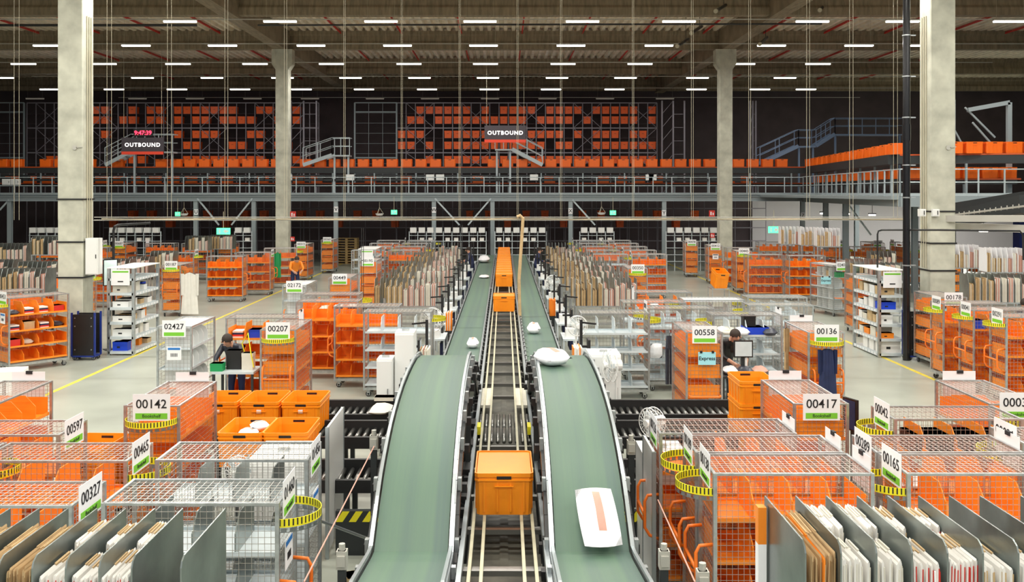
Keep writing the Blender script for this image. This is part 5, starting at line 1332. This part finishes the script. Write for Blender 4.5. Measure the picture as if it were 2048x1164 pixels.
# ================================================================ PEOPLE
def person(label, x, y, rz, joints, shirt, trousers, sc_=1.0, long_hair=False, group=None):
    J = {k: Vector(v)*sc_ for k, v in joints.items()}
    order = ['pelvis', 'waist', 'chest', 'neck', 'head', 'top', 'lsh', 'lel', 'lwr', 'rsh', 'rel', 'rwr', 'lhip', 'lkn', 'lan', 'ltoe', 'rhip', 'rkn', 'ran', 'rtoe']
    rad = dict(pelvis=.15, waist=.135, chest=.155, neck=.055, head=.095, top=.075, lsh=.075, lel=.048, lwr=.032, rsh=.075, rel=.048, rwr=.032, lhip=.10, lkn=.065, lan=.045, ltoe=.04, rhip=.10, rkn=.065, ran=.045, rtoe=.04)
    edges = [('pelvis', 'waist'), ('waist', 'chest'), ('chest', 'neck'), ('neck', 'head'), ('head', 'top'), ('chest', 'lsh'), ('lsh', 'lel'), ('lel', 'lwr'), ('chest', 'rsh'), ('rsh', 'rel'), ('rel', 'rwr'),
             ('pelvis', 'lhip'), ('lhip', 'lkn'), ('lkn', 'lan'), ('lan', 'ltoe'), ('pelvis', 'rhip'), ('rhip', 'rkn'), ('rkn', 'ran'), ('ran', 'rtoe')]
    vs = [J[k] for k in order]; es = [(order.index(a), order.index(c)) for a, c in edges]; rr_ = [rad[k]*sc_ for k in order]
    for side in 'lr':                                            # palm, four fingers and a thumb per hand
        wr, el = J[side+'wr'], J[side+'el']; d = (wr-el).normalized(); sd = d.cross(Vector((0, 1, 0))); sd = sd.normalized() if sd.length > .1 else Vector((1, 0, 0))
        k0 = len(vs); vs.append(wr+d*.07*sc_); rr_.append(.028*sc_); es.append((order.index(side+'wr'), k0))
        for f, (off, ln) in enumerate(((-.03, .07), (-.01, .085), (.01, .08), (.03, .062))):
            k1 = len(vs); vs += [wr+d*.10*sc_+sd*off*sc_, wr+d*(.10+ln*.6)*sc_+sd*off*1.1*sc_, wr+d*(.10+ln)*sc_+sd*off*sc_+Vector((0, -.015, -.01))]; rr_ += [.009*sc_]*3; es += [(k0, k1), (k1, k1+1), (k1+1, k1+2)]
        k1 = len(vs); vs += [wr+d*.05*sc_-sd*.04*sc_, wr+d*.09*sc_-sd*.055*sc_]; rr_ += [.010*sc_]*2; es += [(order.index(side+'wr'), k1), (k1, k1+1)]
    me = bpy.data.meshes.new('body'); me.from_pydata([tuple(v) for v in vs], es, [])
    ob = bpy.data.objects.new('body', me); COL.objects.link(ob)
    md = ob.modifiers.new('skin', 'SKIN'); sv = me.skin_vertices[0].data if me.skin_vertices else None
    if sv is None:
        bpy.context.view_layer.objects.active = ob; bpy.ops.mesh.customdata_skin_add(); sv = me.skin_vertices[0].data
    for i, q in enumerate(rr_): sv[i].radius = (q, q)
    sv[0].use_root = True
    ob.modifiers.new('sub', 'SUBSURF').levels = 2
    bpy.context.view_layer.update()
    out = bpy.data.meshes.new_from_object(ob.evaluated_get(bpy.context.evaluated_depsgraph_get())); bpy.data.objects.remove(ob)
    out.materials.clear()
    for m in (shirt, trousers, 'skin', 'black'): out.materials.append(M[m])
    segs = [(J[a], J[c], a, c) for a, c in edges]
    for p in out.polygons:
        c = p.center; best = min(segs, key=lambda s_: (c-(s_[0]+(s_[1]-s_[0])*max(0, min(1, (c-s_[0]).dot(s_[1]-s_[0])/max(1e-6, (s_[1]-s_[0]).length_squared))))).length)
        a, e = best[2], best[3]
        if a in ('neck', 'head') or (e in ('lwr', 'rwr') and (c-best[1]).length < .12): p.material_index = 2
        elif e in ('ltoe', 'rtoe'): p.material_index = 3
        elif a in ('lhip', 'rhip', 'lkn', 'rkn') or e in ('lhip', 'rhip'): p.material_index = 1
        elif (c-J['lwr']).length < .2 and best[2] in ('lel', 'rel') and (c-best[0]).length > (best[1]-best[0]).length: p.material_index = 2
        else: p.material_index = 0
        p.use_smooth = True
    t = thing('person', label, 'person', (x, y, 0), rz, group)
    put('body', out, t)
    h = J['head']; b = MB(); n = 10                               # hair cap and simple features
    vs2 = []; fs2 = []
    for j in range(6):
        ph = PI*.5*j/5*1.25
        for i in range(n):
            a = 2*PI*i/n; vs2.append((h.x+.100*math.sin(ph)*math.cos(a), h.y+.014+.106*math.sin(ph)*math.sin(a), h.z+.05+.11*math.cos(ph)))
    for j in range(5):
        for i in range(n): fs2.append((j*n+i, (j+1)*n+i, (j+1)*n+(i+1) % n, j*n+(i+1) % n))
    b.add(vs2, fs2)
    if long_hair: b.tube([(h.x, h.y+.09, h.z), (h.x, h.y+.13, h.z-.15), (h.x, h.y+.11, h.z-.3)], .08)
    put('hair', b.mesh('hair', 'hair', True), t)
    b = MB(); b.prism([(h.x-.012, h.z-.02), (h.x+.012, h.z-.02), (h.x, h.z+.03)], 'y', h.y-.115, h.y-.08, 0)
    for s in (-1, 1): b.disc((h.x+s*.035, h.y-.092, h.z+.02), 'y', .010, .01, 1, 8); b.disc((h.x+s*.10, h.y, h.z), 'x', .022, .015, 0, 8)
    b.box(h.x-.025, h.x+.025, h.y-.094, h.y-.085, h.z-.05, h.z-.042, 2); put('face', b.mesh('face', ['skin', 'ink', 'rose']), t)
WALK = dict(pelvis=(0, 0, .93), waist=(0, -.02, 1.08), chest=(0, -.08, 1.32), neck=(0, -.12, 1.47), head=(0, -.17, 1.57), top=(0, -.17, 1.67), lsh=(-.19, -.08, 1.38), lel=(-.26, -.20, 1.15), lwr=(-.20, -.42, 1.08), rsh=(.19, -.08, 1.38), rel=(.27, -.16, 1.14), rwr=(.22, -.40, 1.06), lhip=(-.09, 0, .88), lkn=(-.10, -.16, .50), lan=(-.10, -.10, .09), ltoe=(-.10, -.24, .05), rhip=(.09, 0, .88), rkn=(.10, .06, .50), ran=(.10, .24, .12), rtoe=(.10, .12, .05))
BEND = dict(WALK, chest=(0, -.22, 1.26), neck=(0, -.33, 1.36), head=(0, -.42, 1.42), top=(0, -.46, 1.52), lsh=(-.19, -.22, 1.30), lel=(-.26, -.38, 1.08), lwr=(-.14, -.56, .98), rsh=(.19, -.22, 1.30), rel=(.26, -.38, 1.08), rwr=(.14, -.56, .96), lkn=(-.11, -.04, .48), lan=(-.11, .0, .09), ltoe=(-.12, -.15, .05), rkn=(.11, -.03, .48), ran=(.11, .02, .09), rtoe=(.12, -.13, .05))
person('person in a bright orange shirt and dark trousers walking in the left aisle', (590-VX)/F_PX*37.4, 37.4, .4, BEND, 'orange', 'navy', 1.0)
person('person in black with reddish dark hair bending at the desk by cart 00558', 4.15, 17.75, .3, BEND, 'black', 'bag_dark', 1.0, True)
person('person in dark clothes leaning at the cluttered desk behind cart 00207', -5.0, 17.62, -.2, BEND, 'bag_dark', 'navy', .95)
person('person with dark hair half hidden behind the folder rack at the right edge', (2030-VX)/F_PX*21.2, 21.1, 1.2, WALK, 'bag_dark', 'navy', 1.0)
for i, (s, Y) in enumerate([(-1, 41.2), (1, 41.0)]):
    person('person in a navy work jacket at the %s edge of the %s belt' % (['far', 'far', 'middle', 'middle'][i], ['left', 'right'][i % 2]), s*1.41, Y, s*1.57, WALK, 'navy', 'navy', .98)
# stand below the tilted tote
b = MB(); b.box(-.3, .3, -.35, .35, .12, .16)
for x in (-.28, .28):
    for y in (-.33, .33): b.bar((x, y, .0), (x, y, .86), .03)
b.box(-.3, .3, -.35, .35, .82, .85)
tag(put('low_cart', b.mesh('low_cart', 'galv'), None, ((1437-VX)/F_PX*32, 32, 0)), 'bare grey low cart frame under the tilted orange tote', 'cart')
